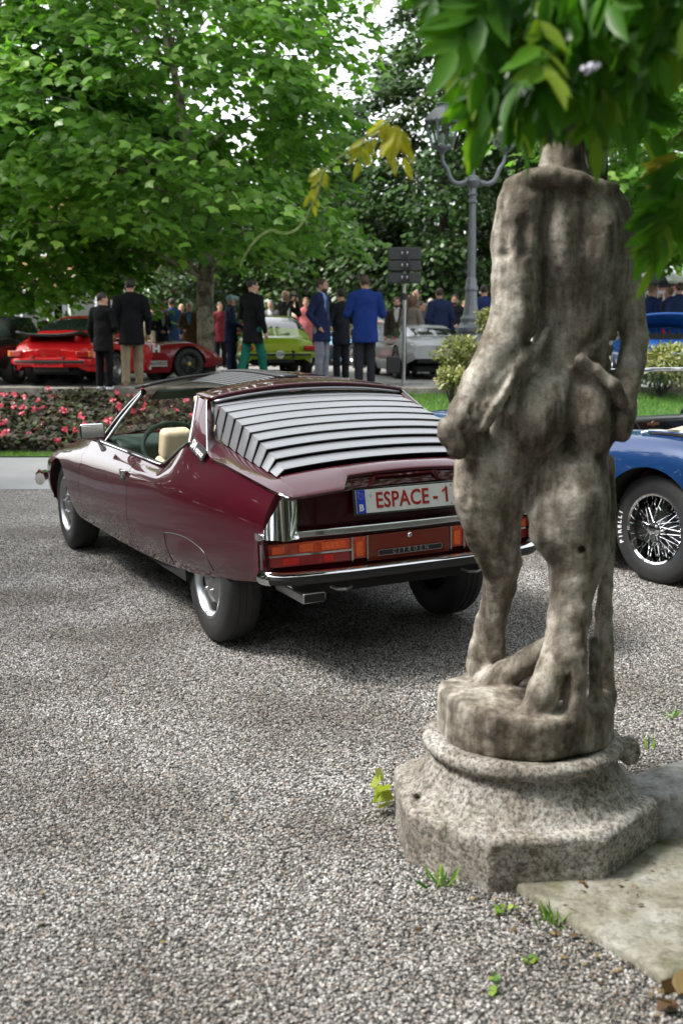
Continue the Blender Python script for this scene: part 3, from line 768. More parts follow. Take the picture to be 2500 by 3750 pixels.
# ================================================================ stone statue on its pedestal
def stone_material(name, base, dark, warm, speck=0.0, sscale=90, moss=.0, shift=0.0, streak=0.0):
    m, n, b = newmat(name)
    tc = N_(n, 'ShaderNodeTexCoord'); O = tc.outputs['Object']
    t1 = N_(n, 'ShaderNodeTexNoise', Scale=3.2, Detail=9.0, Roughness=.66); L_(n, O, t1.inputs['Vector'])
    r1 = ramp(n, [(.30+shift, dark), (.44+shift, warm), (.56+shift, base), (.8, [min(1, c*1.25) for c in base])]); L_(n, t1.outputs['Fac'], r1.inputs[0])
    t2 = N_(n, 'ShaderNodeTexNoise', Scale=26.0, Detail=8.0, Roughness=.75); L_(n, O, t2.inputs['Vector'])
    r2 = ramp(n, [(.32,(.35,.33,.30)),(.52,(1,1,1)),(.8,(1.0,1.0,1.0))]); L_(n, t2.outputs['Fac'], r2.inputs[0])
    mx = N_(n, 'ShaderNodeMix', data_type='RGBA', blend_type='MULTIPLY'); mx.inputs[0].default_value = .8
    L_(n, r1.outputs[0], mx.inputs[6]); L_(n, r2.outputs[0], mx.inputs[7]); out = mx.outputs[2]
    if speck:
        v = N_(n, 'ShaderNodeTexNoise', Scale=float(sscale), Detail=3.0, Roughness=.8); L_(n, O, v.inputs['Vector'])
        rr = ramp(n, [(.40,(.10,.10,.10)),(.50,(.8,.79,.77)),(.62,(1.25,1.22,1.18))]); L_(n, v.outputs['Fac'], rr.inputs[0])
        m3 = N_(n, 'ShaderNodeMix', data_type='RGBA', blend_type='MULTIPLY'); m3.inputs[0].default_value = speck
        L_(n, out, m3.inputs[6]); L_(n, rr.outputs[0], m3.inputs[7]); out = m3.outputs[2]
    if moss:
        t3 = N_(n, 'ShaderNodeTexNoise', Scale=5.5, Detail=6.0); L_(n, O, t3.inputs['Vector'])
        r3 = ramp(n, [(.56,(0,0,0)),(.70,(moss,moss,moss))]); L_(n, t3.outputs['Fac'], r3.inputs[0])
        m4 = N_(n, 'ShaderNodeMix', data_type='RGBA'); L_(n, r3.outputs[0], m4.inputs[0]); L_(n, out, m4.inputs[6]); m4.inputs[7].default_value = (.085,.09,.03,1); out = m4.outputs[2]
    if streak:   # dark streaks: noise drawn out along the height of the stone
        mp = N_(n, 'ShaderNodeMapping'); mp.inputs['Scale'].default_value = (13, 13, 2.2); L_(n, O, mp.inputs['Vector'])
        ts = N_(n, 'ShaderNodeTexNoise', Scale=1.0, Detail=7.0, Roughness=.62); L_(n, mp.outputs[0], ts.inputs['Vector'])
        rs_ = ramp(n, [(.40,(.22,.19,.16)),(.50,(.62,.59,.55)),(.60,(1.1,1.09,1.07))]); L_(n, ts.outputs['Fac'], rs_.inputs[0])
        m7 = N_(n, 'ShaderNodeMix', data_type='RGBA', blend_type='MULTIPLY'); m7.inputs[0].default_value = streak; L_(n, out, m7.inputs[6]); L_(n, rs_.outputs[0], m7.inputs[7]); out = m7.outputs[2]
    pv = N_(n, 'ShaderNodeTexNoise', Scale=62.0, Detail=6.0, Roughness=.7); L_(n, O, pv.inputs['Vector'])
    pr = ramp(n, [(.36,(.22,.20,.18)),(.46,(.82,.81,.80)),(.58,(1,1,1)),(.72,(1.3,1.29,1.26))]); L_(n, pv.outputs['Fac'], pr.inputs[0])
    m6 = N_(n, 'ShaderNodeMix', data_type='RGBA', blend_type='MULTIPLY'); m6.inputs[0].default_value = .45; L_(n, out, m6.inputs[6]); L_(n, pr.outputs[0], m6.inputs[7]); out = m6.outputs[2]
    L_(n, out, b.inputs['Base Color']); b.inputs['Roughness'].default_value = .88; b.inputs['Specular IOR Level'].default_value = .25
    bu = N_(n, 'ShaderNodeBump', Strength=.75, Distance=.006); L_(n, t2.outputs['Fac'], bu.inputs['Height'])
    t5 = N_(n, 'ShaderNodeTexNoise', Scale=110.0, Detail=5.0); L_(n, O, t5.inputs['Vector'])
    b2 = N_(n, 'ShaderNodeBump', Strength=.6, Distance=.003); L_(n, t5.outputs['Fac'], b2.inputs['Height']); L_(n, bu.outputs[0], b2.inputs['Normal'])
    L_(n, b2.outputs[0], b.inputs['Normal'])
    return m
STONE = stone_material('weathered_stone', (.44,.415,.37), (.09,.078,.062), (.26,.23,.19), moss=.35, shift=.0, streak=.85)
GRANITE = stone_material('granite', (.40,.385,.36), (.13,.115,.10), (.29,.265,.23), speck=.75, sscale=75, moss=.25)
SY = 3.55; SC = pxm(SY)
def wob(X, Y, Z, amp, fr, seed, n=7):
    q = np.random.default_rng(seed); o = 0
    for i in range(n):
        d = q.normal(size=3); d /= np.linalg.norm(d); f = fr*q.uniform(.6, 1.6); o = o+np.sin((X*d[0]+Y*d[1]+Z*d[2])*f+q.uniform(0, 6.3))
    return amp*o/math.sqrt(n)
def build_statue():
    c0 = at(1206, 1650, SY)
    root = empty('stone_statue', (c0.x, SY, 0), 0, 'weathered stone figure seen from behind on a round granite pedestal', 'statue')
    P = lambda tx, ty, dy=0.0: at(tx, ty, SY+dy)
    g = SDF((c0.x-.36, SY-.36, .30), (c0.x+.45, SY+.40, 2.38), .0085)
    K = .03
    def ch(pts, k=K, sy=1.0, neg=False): g.chain([P(*p[:2], p[3] if len(p) > 3 else 0) for p in pts], [p[2]*SC for p in pts], k, sy, neg)
    def el(tx, ty, dy, rx, ry, rz, rot=(0,0,0), k=K, neg=False): g.ell(P(tx, ty, dy), (rx*SC, ry*SC, rz*SC), rot, k, neg)
    # neck, hidden head, shoulders and the broad coat back
    ch([(1296,300,46,.03),(1292,360,44,.02),(1286,420,60,.02)])
    el(1300,225,.03,62,72,88); el(1300,262,-.02,50,40,40)
    ch([(1225,478,56,.02),(1290,450,58,.01),(1375,478,52,.02)], k=.04)
    el(1332,560,.015,98,80,130, k=.05); el(1325,690,.015,96,76,140, k=.05); el(1312,800,.01,88,72,100, k=.05)
    el(1388,600,.02,50,62,140, k=.05)
    el(1288,560,-.068,34,34,84, (0,R(-8),0), k=.03); el(1376,570,-.058,32,34,84, (0,R(10),0), k=.03)          # shoulder blades
    ch([(1170,424,15,-.045),(1215,412,20,-.075),(1270,402,21,-.08),(1330,418,21,-.078),(1380,432,17,-.06),(1408,432,14,-.03)], k=.012)   # collar
    # left arm in a loose sleeve, hand gathered against the hip
    ch([(1200,474,57,-.035),(1187,560,55,-.05),(1184,650,51,-.06),(1180,735,52,-.07),(1152,800,48,-.085),(1108,880,44,-.095),(1068,950,38,-.10),(1045,1000,32,-.10)], k=.018)
    el(1034,992,-.11,26,30,34, k=.012); el(1050,1034,-.11,24,30,22, k=.012); el(1020,985,-.12,15,20,26, k=.008); ch([(1030,1000,11,-.135),(1045,1030,11,-.14)], k=.006); ch([(1046,990,11,-.135),(1060,1024,11,-.14)], k=.006)
    ch([(1150,610,8,-.10),(1190,640,9,-.105),(1230,650,8,-.09)], k=.02); ch([(1150,700,8,-.105),(1185,715,9,-.115),(1225,715,8,-.105)], k=.02)
    ch([(1215,800,18,-.10),(1190,830,22,-.12),(1160,880,23,-.135),(1130,930,22,-.14),(1106,972,19,-.135)], k=.010)
    ch([(1255,760,10,-.09),(1205,850,13,-.115),(1170,940,11,-.13)], k=.010)
    ch([(1100,985,24,-.07),(1092,1030,28,-.06),(1110,1060,38,-.04)], k=.025)
    # right arm bent, hand behind the hip; daylight shows between arm and waist
    ch([(1406,484,40,.01),(1428,580,38,.02),(1440,680,36,.03),(1457,780,30,.03),(1450,830,29,.0),(1438,890,28,-.03),(1430,950,27,-.05),(1420,985,26,-.055)], k=.016)
    el(1430,975,-.07,22,30,40, k=.02)
    ch([(1318,842,12,-.09),(1368,850,14,-.11),(1408,882,15,-.115),(1428,925,16,-.105)], k=.010)
    ch([(1316,835,13,-.10),(1330,828,17,-.115),(1348,838,12,-.115)], k=.008)
    # hips and breeches
    el(1300,880,.01,92,66,80, k=.05)
    el(1232,950,-.052,88,70,104, (0,R(32),0), k=.022); ch([(1222,985,68,-.035),(1178,1050,70,-.015)], k=.03); el(1356,960,-.052,54,66,98, (0,R(-8),0), k=.016)
    # left leg: stepping away
    ch([(1165,1030,80,.03),(1130,1085,84,.025),(1122,1135,79,.03),(1124,1168,74,.04)], k=.025, sy=.85)
    ch([(1130,1160,64,.05),(1137,1225,57,.07),(1152,1290,45,.09),(1147,1345,37,.11),(1126,1430,35,.14),(1116,1490,41,.165),(1112,1530,47,.17)], k=.02)
    ch([(1170,1225,22,.04),(1168,1300,20,.05),(1152,1370,14,.08),(1142,1450,15,.11),(1146,1500,18,.13)], k=.012)
    ch([(1078,1190,22,.03),(1092,1240,20,.05),(1118,1300,16,.07)], k=.012)
    # right leg: carries the weight
    ch([(1322,1055,72,.01),(1306,1105,87,-.02),(1304,1160,90,-.05),(1308,1220,82,-.06),(1326,1268,64,-.075),(1316,1325,50,-.085),(1306,1420,45,-.105),(1296,1490,44,-.13),(1272,1545,44,-.15)], k=.025)
    ch([(1250,1180,34,-.09),(1250,1225,32,-.10),(1272,1268,24,-.105)], k=.02)
    ch([(1360,1215,32,-.09),(1362,1262,30,-.10),(1345,1320,22,-.11)], k=.02)
    ch([(1290,1290,13,-.125),(1288,1380,13,-.14),(1282,1470,14,-.155)], k=.01)
    ch([(1330,1300,15,-.12),(1332,1400,15,-.14),(1328,1480,14,-.165)], k=.01)
    ch([(1280,1540,38,-.15),(1248,1590,36,-.17),(1226,1625,30,-.18)], k=.02)
    ch([(1322,1500,26,-.16),(1322,1560,25,-.18),(1318,1630,27,-.19)], k=.012)
    for i in range(4): ch([(1304+11*i,1508,5.5,-.195),(1303+11*i,1556-5*abs(i-1.5),5,-.205)], k=.004)
    # drapery and tree-stump support at the right
    ch([(1393,1060,18,.03),(1396,1160,18,.04),(1394,1290,16,.05),(1386,1400,20,.05),(1386,1500,23,.04),(1388,1600,26,.02)], k=.012)
    ch([(1362,1470,12,-.05),(1366,1550,14,-.08),(1370,1630,18,-.11)], k=.012)
    # mound between the feet
    ch([(1262,1478,22,.0),(1215,1518,30,.02),(1160,1550,33,.05),(1110,1568,30,.08)], k=.02)
    # carving: arm line, spine, cleft, hems, folds
    ng = True
    ch([(1248,470,8,-.085),(1245,560,11,-.09),(1243,650,12,-.09),(1238,730,11,-.095),(1215,785,9,-.11)], k=.014, neg=ng)
    ch([(1334,500,8,-.112),(1330,620,11,-.115),(1322,740,10,-.11),(1316,830,8,-.10)], k=.025, neg=ng)
    ch([(1318,872,8,-.10),(1316,930,12,-.115),(1308,1000,12,-.125),(1272,1046,10,-.135),(1225,1064,9,-.14)], k=.014, neg=ng)
    ch([(1392,765,9,-.075),(1340,800,9,-.095),(1275,835,8,-.10),(1235,880,8,-.13)], k=.014, neg=ng)
    ch([(1330,1040,8,-.12),(1370,1050,8,-.11),(1400,1040,7,-.08)], k=.014, neg=ng)
    ch([(1165,1055,9,-.125),(1215,1085,10,-.11),(1220,1120,12,-.09),(1214,1160,12,-.08)], k=.014, neg=ng)
    ch([(1055,1172,7,-.04),(1090,1182,8,-.06),(1130,1186,8,-.065),(1190,1176,8,-.06)], k=.010, neg=ng)
    ch([(1085,1100,7,-.085),(1130,1122,9,-.095),(1185,1118,8,-.09)], k=.012, neg=ng)
    ch([(1090,1062,6,-.085),(1065,1110,8,-.06),(1068,1160,7,-.04)], k=.012, neg=ng)
    ch([(1172,850,5,-.155),(1140,900,6,-.165),(1112,950,6,-.165),(1090,985,7,-.15)], k=.010, neg=ng)
    ch([(1085,930,6,-.15),(1065,985,7,-.145)], k=.008, neg=ng)
    ch([(1158,520,6,-.10),(1165,580,7,-.11)], k=.02, neg=ng); ch([(1200,510,7,-.115),(1205,580,7,-.125)], k=.02, neg=ng)
    ch([(1402,780,8,-.15),(1405,800,10,.2)], k=.006, neg=ng); ch([(1404,815,7,-.15),(1405,820,7,.2)], k=.006, neg=ng)
    ch([(1303,1560,5,-.20),(1300,1630,6,-.215)], k=.012, neg=ng); ch([(1345,1500,6,-.14),(1343,1620,7,-.19)], k=.012, neg=ng)
    ch([(1372,1285,9,-.075),(1366,1400,12,-.075),(1356,1500,12,-.10)], k=.012, neg=ng)
    ch([(1335,1262,8,-.16),(1338,1264,5,-.12)], k=.008, neg=ng)
    ch([(1270,1275,9,-.15),(1266,1330,9,-.13)], k=.012, neg=ng)
    # round block under the feet
    bx, by = c0.x+.0, SY
    def disc(X, Y, Z):
        a = np.arctan2(Y-by, X-bx); rr = np.sqrt(((X-bx)/.283)**2+((Y-by)/.262)**2)
        rad = (rr-1-.025*np.sin(3*a+.6)-.015*np.sin(7*a))*.27
        zc = .405; hz = .078+.012*np.sin(2*a+1)
        dz = np.abs(Z-zc)-hz; r_ = .026
        qx, qz = rad+r_, dz+r_
        return np.sqrt(np.maximum(qx, 0)**2+np.maximum(qz, 0)**2)+np.minimum(np.maximum(qx, qz), 0)-r_
    g.field(disc, k=.022, lo=(bx-.36, by-.36, .30), hi=(bx+.36, by+.36, .54))
    X, Y, Z = g.ax[0][:, None, None], g.ax[1][None, :, None], g.ax[2][None, None, :]
    near = g.v < .05
    nz = (wob(X, Y, Z, .0012, 32, 3)+wob(X, Y, Z, .0013, 75, 5)+wob(X, Y, Z, .0011, 170, 8)).astype(np.float32)
    pit = np.maximum(0, wob(X, Y, Z, .005, 60, 21)-.008).astype(np.float32)
    g.v = np.where(near, g.v+nz+pit, g.v)
    me = g.mesh('figure'); me.transform(Matrix.Translation((-c0.x, -SY, 0)))
    link('figure', me, root, STONE)
    # pedestal: worn octagonal plinth, flare, neck and roll
    h = SDF((c0.x-.5, SY-.5, -.06), (c0.x+.5, SY+.5, .38), .0095)
    cx, cy = c0.x-.008, SY
    def octo(X, Y, Z):
        d = -9
        for k in range(8):
            a = R(-90+4+45*k); ap = (.415, .41, .40, .40, .40, .41, .402, .425)[k]
            d = np.maximum(d, (X-cx)*math.cos(a)+(Y-cy)*math.sin(a)-ap)
        top = .168
        q1, q2 = d+.024, np.abs(Z-(top-.13))-.13+.024
        return np.sqrt(np.maximum(q1, 0)**2+np.maximum(q2, 0)**2)+np.minimum(np.maximum(q1, q2), 0)-.024
    h.field(octo, k=.02)
    pf = pchip([-.1,.12,.15,.18,.21,.25,.285,.30,.33,.36], [.405,.392,.380,.358,.333,.308,.295,.292,.28,.27])
    def flare(X, Y, Z):
        r_ = np.sqrt((X-cx)**2+(Y-cy)**2); zz = np.clip(Z, .1, .34)
        return np.maximum((r_-pf(zz))*.85, Z-.335)
    h.field(flare, k=.02)
    def roll(X, Y, Z):
        r_ = np.sqrt((X-cx)**2+(Y-cy)**2); return np.sqrt((r_-.287)**2+((Z-.316)*1.25)**2)-.036
    h.field(roll, k=.012)
    def groove(X, Y, Z):
        r_ = np.sqrt((X-cx)**2+(Y-cy)**2); return np.sqrt((r_-.302)**2+(Z-.280)**2)-.008
    h.field(groove, k=.012, neg=True)
    h.ell((cx+.335, cy-.06, .30), (.035, .05, .05), k=.02)                      # a lump of mortar at the right
    h.cap(at(958,1836,SY-.22), at(960,1830,SY), .011, .008, k=.01, neg=True)     # drilled hole
    X, Y, Z = h.ax[0][:, None, None], h.ax[1][None, :, None], h.ax[2][None, None, :]
    nz = (wob(X, Y, Z, .0025, 22, 13)+wob(X, Y, Z, .0016, 70, 15)+wob(X, Y, Z, .0012, 190, 18)).astype(np.float32)
    h.v = np.where(h.v < .05, h.v+nz, h.v)
    me = h.mesh('pedestal'); me.transform(Matrix.Translation((-c0.x, -SY, 0)))
    link('pedestal', me, root, GRANITE)
    return root
STATUE = build_statue()
# ================================================================ leaves: shared builder
LEAF_PLANE = np.array([(0,0,0),(.30,.02,-.04),(.52,.34,-.10),(.27,.50,-.05),(0,1,-.06),(-.27,.50,-.05),(-.52,.34,-.10),(-.30,.02,-.04)])
LEAF_PLANE_F = np.array([(0,1,2),(0,2,3),(0,3,4),(0,4,5),(0,5,6),(0,6,7)])
LEAF_OVAL = np.array([(0,0,0),(.20,.28,-.04),(.22,.62,-.05),(0,1,-.10),(-.22,.62,-.05),(-.20,.28,-.04)])
LEAF_OVAL_F = np.array([(0,1,2),(0,2,3),(0,3,4),(0,4,5)])
def leaves_mesh(name, C, D, Nn, size, tone, tmpl=LEAF_PLANE, tf=LEAF_PLANE_F):
    """C centres, D tip directions, Nn up normals, size, tone per leaf -> one mesh with a 'tone' colour attribute"""
    C, D, Nn = [np.asarray(a, float) for a in (C, D, Nn)]
    D = D/np.linalg.norm(D, axis=1, keepdims=True)
    X = np.cross(D, Nn); X /= np.maximum(np.linalg.norm(X, axis=1, keepdims=True), 1e-6); Z = np.cross(X, D)
    k = len(tmpl); n = len(C); s = np.asarray(size)[:, None, None]
    V = C[:, None]+s*(tmpl[None, :, 0:1]*X[:, None]+(tmpl[None, :, 1:2]-.3)*D[:, None]+tmpl[None, :, 2:3]*Z[:, None])
    F_ = (tf[None]+(np.arange(n)*k)[:, None, None]).reshape(-1, 3)
    me = mesh_np(name, V.reshape(-1, 3), F_, smooth=False)
    a = me.color_attributes.new('tone', 'FLOAT_COLOR', 'POINT')
    t = np.repeat(np.asarray(tone, np.float32), k); a.data.foreach_set('color', np.stack([t, t, t, np.ones_like(t)], 1).ravel())
    return me
def leaf_material(name, stops, trans=.35, rough=.42, spec=.5, tcol=(1.25,1.45,.5)):
    m, n, b = newmat(name)
    a = N_(n, 'ShaderNodeAttribute', attribute_name='tone'); r = ramp(n, stops); L_(n, a.outputs['Fac'], r.inputs[0])
    L_(n, r.outputs[0], b.inputs['Base Color']); b.inputs['Roughness'].default_value = rough; b.inputs['Specular IOR Level'].default_value = spec
    tr = N_(n, 'ShaderNodeBsdfTranslucent'); g = N_(n, 'ShaderNodeMix', data_type='RGBA', blend_type='MULTIPLY'); g.inputs[0].default_value = 1
    L_(n, r.outputs[0], g.inputs[6]); g.inputs[7].default_value = (*tcol, 1); L_(n, g.outputs[2], tr.inputs[0])
    mx = N_(n, 'ShaderNodeMixShader'); mx.inputs[0].default_value = trans
    L_(n, b.outputs[0], mx.inputs[1]); L_(n, tr.outputs[0], mx.inputs[2]); L_(n, mx.outputs[0], n.nodes['Material Output'].inputs[0])
    return m
def unit(v): return v/np.maximum(np.linalg.norm(v, axis=-1, keepdims=True), 1e-9)
# ================================================================ path, planted bank, lawn, terrace
def sheet(name, pts, mat, kind='structure'):
    return tag(MB().poly(pts).build(name, mat, None), kind=kind)
CONCRETE = plain('path_concrete', (.20,.205,.208), .8, var=.12, scale=1.5, bump=.2, bscale=60)
SOIL = plain('soil', (.045,.035,.026), .95, var=.3, scale=12, bump=.5, bscale=40)
GRASS_BASE = plain('turf', (.05,.11,.018), .9, var=.3, scale=9)
sheet('path', [(-9,11.55,.004),(-2.0,11.75,.004),(1.5,12.6,.004),(9,14.2,.004),(9,15.6,.004),(-1.0,14.75,.004),(-9,14.75,.004)], CONCRETE)
kb = MB(); kb.box((-4.6,14.83,.03), (9.2,.12,.07)); 
BANK_X = .15
def bank_z(Y): return float(pchip([14.9,15.3,18.3,18.9], [.03,.07,.45,.55])(Y))
m = MB(); ys = np.linspace(14.9, 18.75, 12)
m.grid([[(x, y, bank_z(y)) for x in (-14, -6, -2, BANK_X)] for y in ys]); tag(m.build('flower_bed', SOIL, None), kind='structure')
LZ = lambda Y: float(pchip([12.9,14.5,18.3,18.75], [.05,.14,.56,.60])(Y))
m = MB(); m.grid([[(x, y, LZ(y)+.004) for x in (BANK_X+.003, 3, 8, 16)] for y in np.linspace(13.2, 18.78, 10)]); tag(m.build('lawn', GRASS_BASE, None), kind='structure')
m = MB(); m.grid([[(x, y, .02) for x in (-14, BANK_X)] for y in (14.72, 15.0)]); tag(m.build('grass_strip', GRASS_BASE, None), kind='structure')
TERRACE = plain('terrace_gravel', (.25,.24,.225), .9, var=.45, scale=16, bump=.5, bscale=60)
m = MB(); m.grid([[(x, y, TZ) for x in (-120, -20, 0, 20, 120)] for y in (18.95, 40, 160)]); tag(m.build('terrace', TERRACE, None), kind='structure')
KERB = stone_material('kerb_stone', (.34,.32,.28), (.12,.10,.08), (.24,.215,.18), moss=.3)
# kerb stones along the terrace edge, each one a stone of its own
kr = empty('stone_kerb', (0, 18.86, 0), 0, 'low kerb of rough stones along the edge of the raised terrace', 'kerb')
x = -7.6; i = 0
while x < 9.5:
    L = .85+.35*random.random(); b = MB(); b.box((x+L/2, 0, .50+.02*random.random()), (L-.02, .20, .42), rot=(0, 0, R(random.uniform(-.5, .5)))); b.build('kerb_stone', KERB, kr, bevel=.02); x += L
def tufts(name, n, xr, yr, zf, hgt, label, mat, spread=.5, parent=None):
    C = np.stack([rng.uniform(*xr, n), rng.uniform(*yr, n), np.zeros(n)], 1); C[:, 2] = [zf(y) for y in C[:, 1]]
    D = np.stack([rng.normal(0, spread, n), rng.normal(0, spread, n), np.ones(n)], 1); Nn = rng.normal(size=(n, 3))
    tm = np.array([(-.06,.3,0),(.06,.3,0),(0,1.3,0)]); tf = np.array([(0,1,2)])
    me = leaves_mesh(name, C, D, Nn, rng.uniform(.6, 1.3, n)*hgt, rng.random(n), tm, tf)
    o = link(name, me, parent, mat); tag(o, label, 'grass', kind='stuff'); return o
GRASS = leaf_material('grass_blades', [(0,(.045,.12,.012)),(.5,(.10,.24,.02)),(1,(.17,.32,.035))], .3)
tufts('lawn_grass', 26000, (BANK_X, 6.5), (14.6, 18.72), LZ, .075, 'short bright green lawn on the bank', GRASS)
tufts('strip_grass', 5000, (-6.5, BANK_X), (14.74, 14.98), lambda y: .02, .06, 'thin strip of grass along the flower bed', GRASS)
# begonias: bronze leaves and pink flower heads
def begonias():
    n = 19000; C = np.stack([rng.uniform(-7.2, BANK_X-.05, n), rng.uniform(15.0, 18.62, n), np.zeros(n)], 1)
    C[:, 2] = [bank_z(y) for y in C[:, 1]]
    lump = .07+.04*np.sin(C[:, 0]*4.1)+.05*np.sin(C[:, 1]*5.3+C[:, 0]*2)
    C[:, 2] += rng.uniform(.02, 1, n)**.6*(lump+.08)
    D = np.stack([rng.normal(0, 1, n), rng.normal(-.5, .8, n), rng.normal(-.1, .5, n)], 1); Nn = np.stack([rng.normal(0, .5, n), rng.normal(-.4, .5, n), np.ones(n)], 1)
    me = leaves_mesh('bed_foliage', C, D, Nn, rng.uniform(.07, .125, n), rng.random(n), LEAF_OVAL*np.array([1.6,1,1]), LEAF_OVAL_F)
    tag(link('bedding_foliage', me, None, leaf_material('bronze_leaf', [(0,(.012,.010,.007)),(.4,(.034,.022,.013)),(.7,(.028,.042,.014)),(.9,(.07,.055,.03)),(1,(.04,.10,.02))], .15, rough=.6, spec=.25)), 'dark bronze begonia leaves filling the sloping bed', 'bedding plant', kind='stuff')
    k = 200; fc = np.stack([rng.uniform(-7.0, BANK_X-.1, k), 15.05+3.5*rng.random(k)**1.2, np.zeros(k)], 1)
    fc[:, 2] = [bank_z(y)+.17 for y in fc[:, 1]]; fc[:, 2] += rng.uniform(-.06, .06, k)
    C = np.repeat(fc, 12, 0)+rng.normal(0, .019, (k*12, 3)); n = len(C)
    D = rng.normal(size=(n, 3)); Nn = np.stack([rng.normal(0, .6, n), rng.normal(-.8, .6, n), np.ones(n)], 1)
    me = leaves_mesh('bed_flowers', C, D, Nn, rng.uniform(.03, .055, n), rng.random(n), LEAF_OVAL*np.array([2.2,1,1]), LEAF_OVAL_F)
    tag(link('bedding_flowers', me, None, leaf_material('pink_petal', [(0,(.58,.055,.10)),(.6,(.75,.11,.16)),(1,(.80,.22,.27))], .3, tcol=(1,.6,.6))), 'pink begonia flowers scattered over the sloping bed', 'flower', kind='stuff')
begonias()
# ================================================================ trees
PLANE_LEAF = leaf_material('plane_leaf', [(0,(.045,.115,.018)),(.35,(.098,.215,.03)),(.7,(.165,.32,.048)),(1,(.31,.44,.11))], .5, tcol=(1.1,1.4,.6))
DARK_LEAF = leaf_material('evergreen_leaf', [(0,(.014,.034,.009)),(.5,(.036,.082,.018)),(.85,(.065,.13,.03)),(1,(.11,.14,.055))], .22, rough=.35)
def bark_material():
    m, n, b = newmat('plane_bark'); tc = N_(n, 'ShaderNodeTexCoord')
    v = N_(n, 'ShaderNodeTexNoise', Scale=5.0, Detail=4.0, Roughness=.55); L_(n, tc.outputs['Object'], v.inputs['Vector'])
    r = ramp(n, [(.38,(.07,.06,.045)),(.45,(.13,.115,.085)),(.52,(.22,.20,.15)),(.60,(.30,.28,.21)),(.66,(.12,.115,.08))]); L_(n, v.outputs['Fac'], r.inputs[0]); L_(n, r.outputs[0], b.inputs['Base Color'])
    b.inputs['Roughness'].default_value = .9; return m
BARK = bark_material(); DARK_BARK = plain('dark_bark', (.035,.028,.02), .95, var=.3, bump=.6, bscale=30)
def crown_points(center, rad, n_sprays, per, spray_r, zmin, seed, shell=.55, keep=None):
    q = np.random.default_rng(seed); cs = []
    while len(cs) < n_sprays:
        v = q.normal(size=3); v /= np.linalg.norm(v); rr = (shell+(1-shell)*q.random()**.7)
        p = np.array(center)+v*np.array(rad)*rr*(1+.12*math.sin(5*v[0]+seed)+.10*math.sin(7*v[2]+2*v[1]))
        if p[2] < zmin+.5*q.random(): continue
        if keep and not keep(p): continue
        cs.append(p)
    cs = np.array(cs); out = unit((cs-np.array(center))*np.array([1,1,.35]))
    C = np.repeat(cs, per, 0); O = np.repeat(out, per, 0); n = len(C)
    a = q.uniform(0, 2*math.pi, n); rr = np.sqrt(q.random(n))*spray_r*np.repeat(q.uniform(.6, 1.35, len(cs)), per)
    off = np.stack([np.cos(a)*rr, np.sin(a)*rr, np.zeros(n)], 1)
    tilt = np.repeat(q.uniform(.15, .6, len(cs)), per)
    off[:, 2] = -tilt*(off*O).sum(1)-.25*rr*rr/spray_r+q.normal(0, .09, n)
    P = C+off
    D = unit(off*np.array([1,1,0])+O*.5*spray_r+q.normal(0, .35, (n, 3))*spray_r)+np.array([0,0,-.45])
    Nn = np.stack([q.normal(0, .38, n), q.normal(-.12, .38, n), np.ones(n)], 1)+O*.35
    t = np.clip(q.normal(.5, .2, n)+np.repeat(q.normal(0, .12, len(cs)), per), 0, 1)
    return cs, P, D, Nn, t
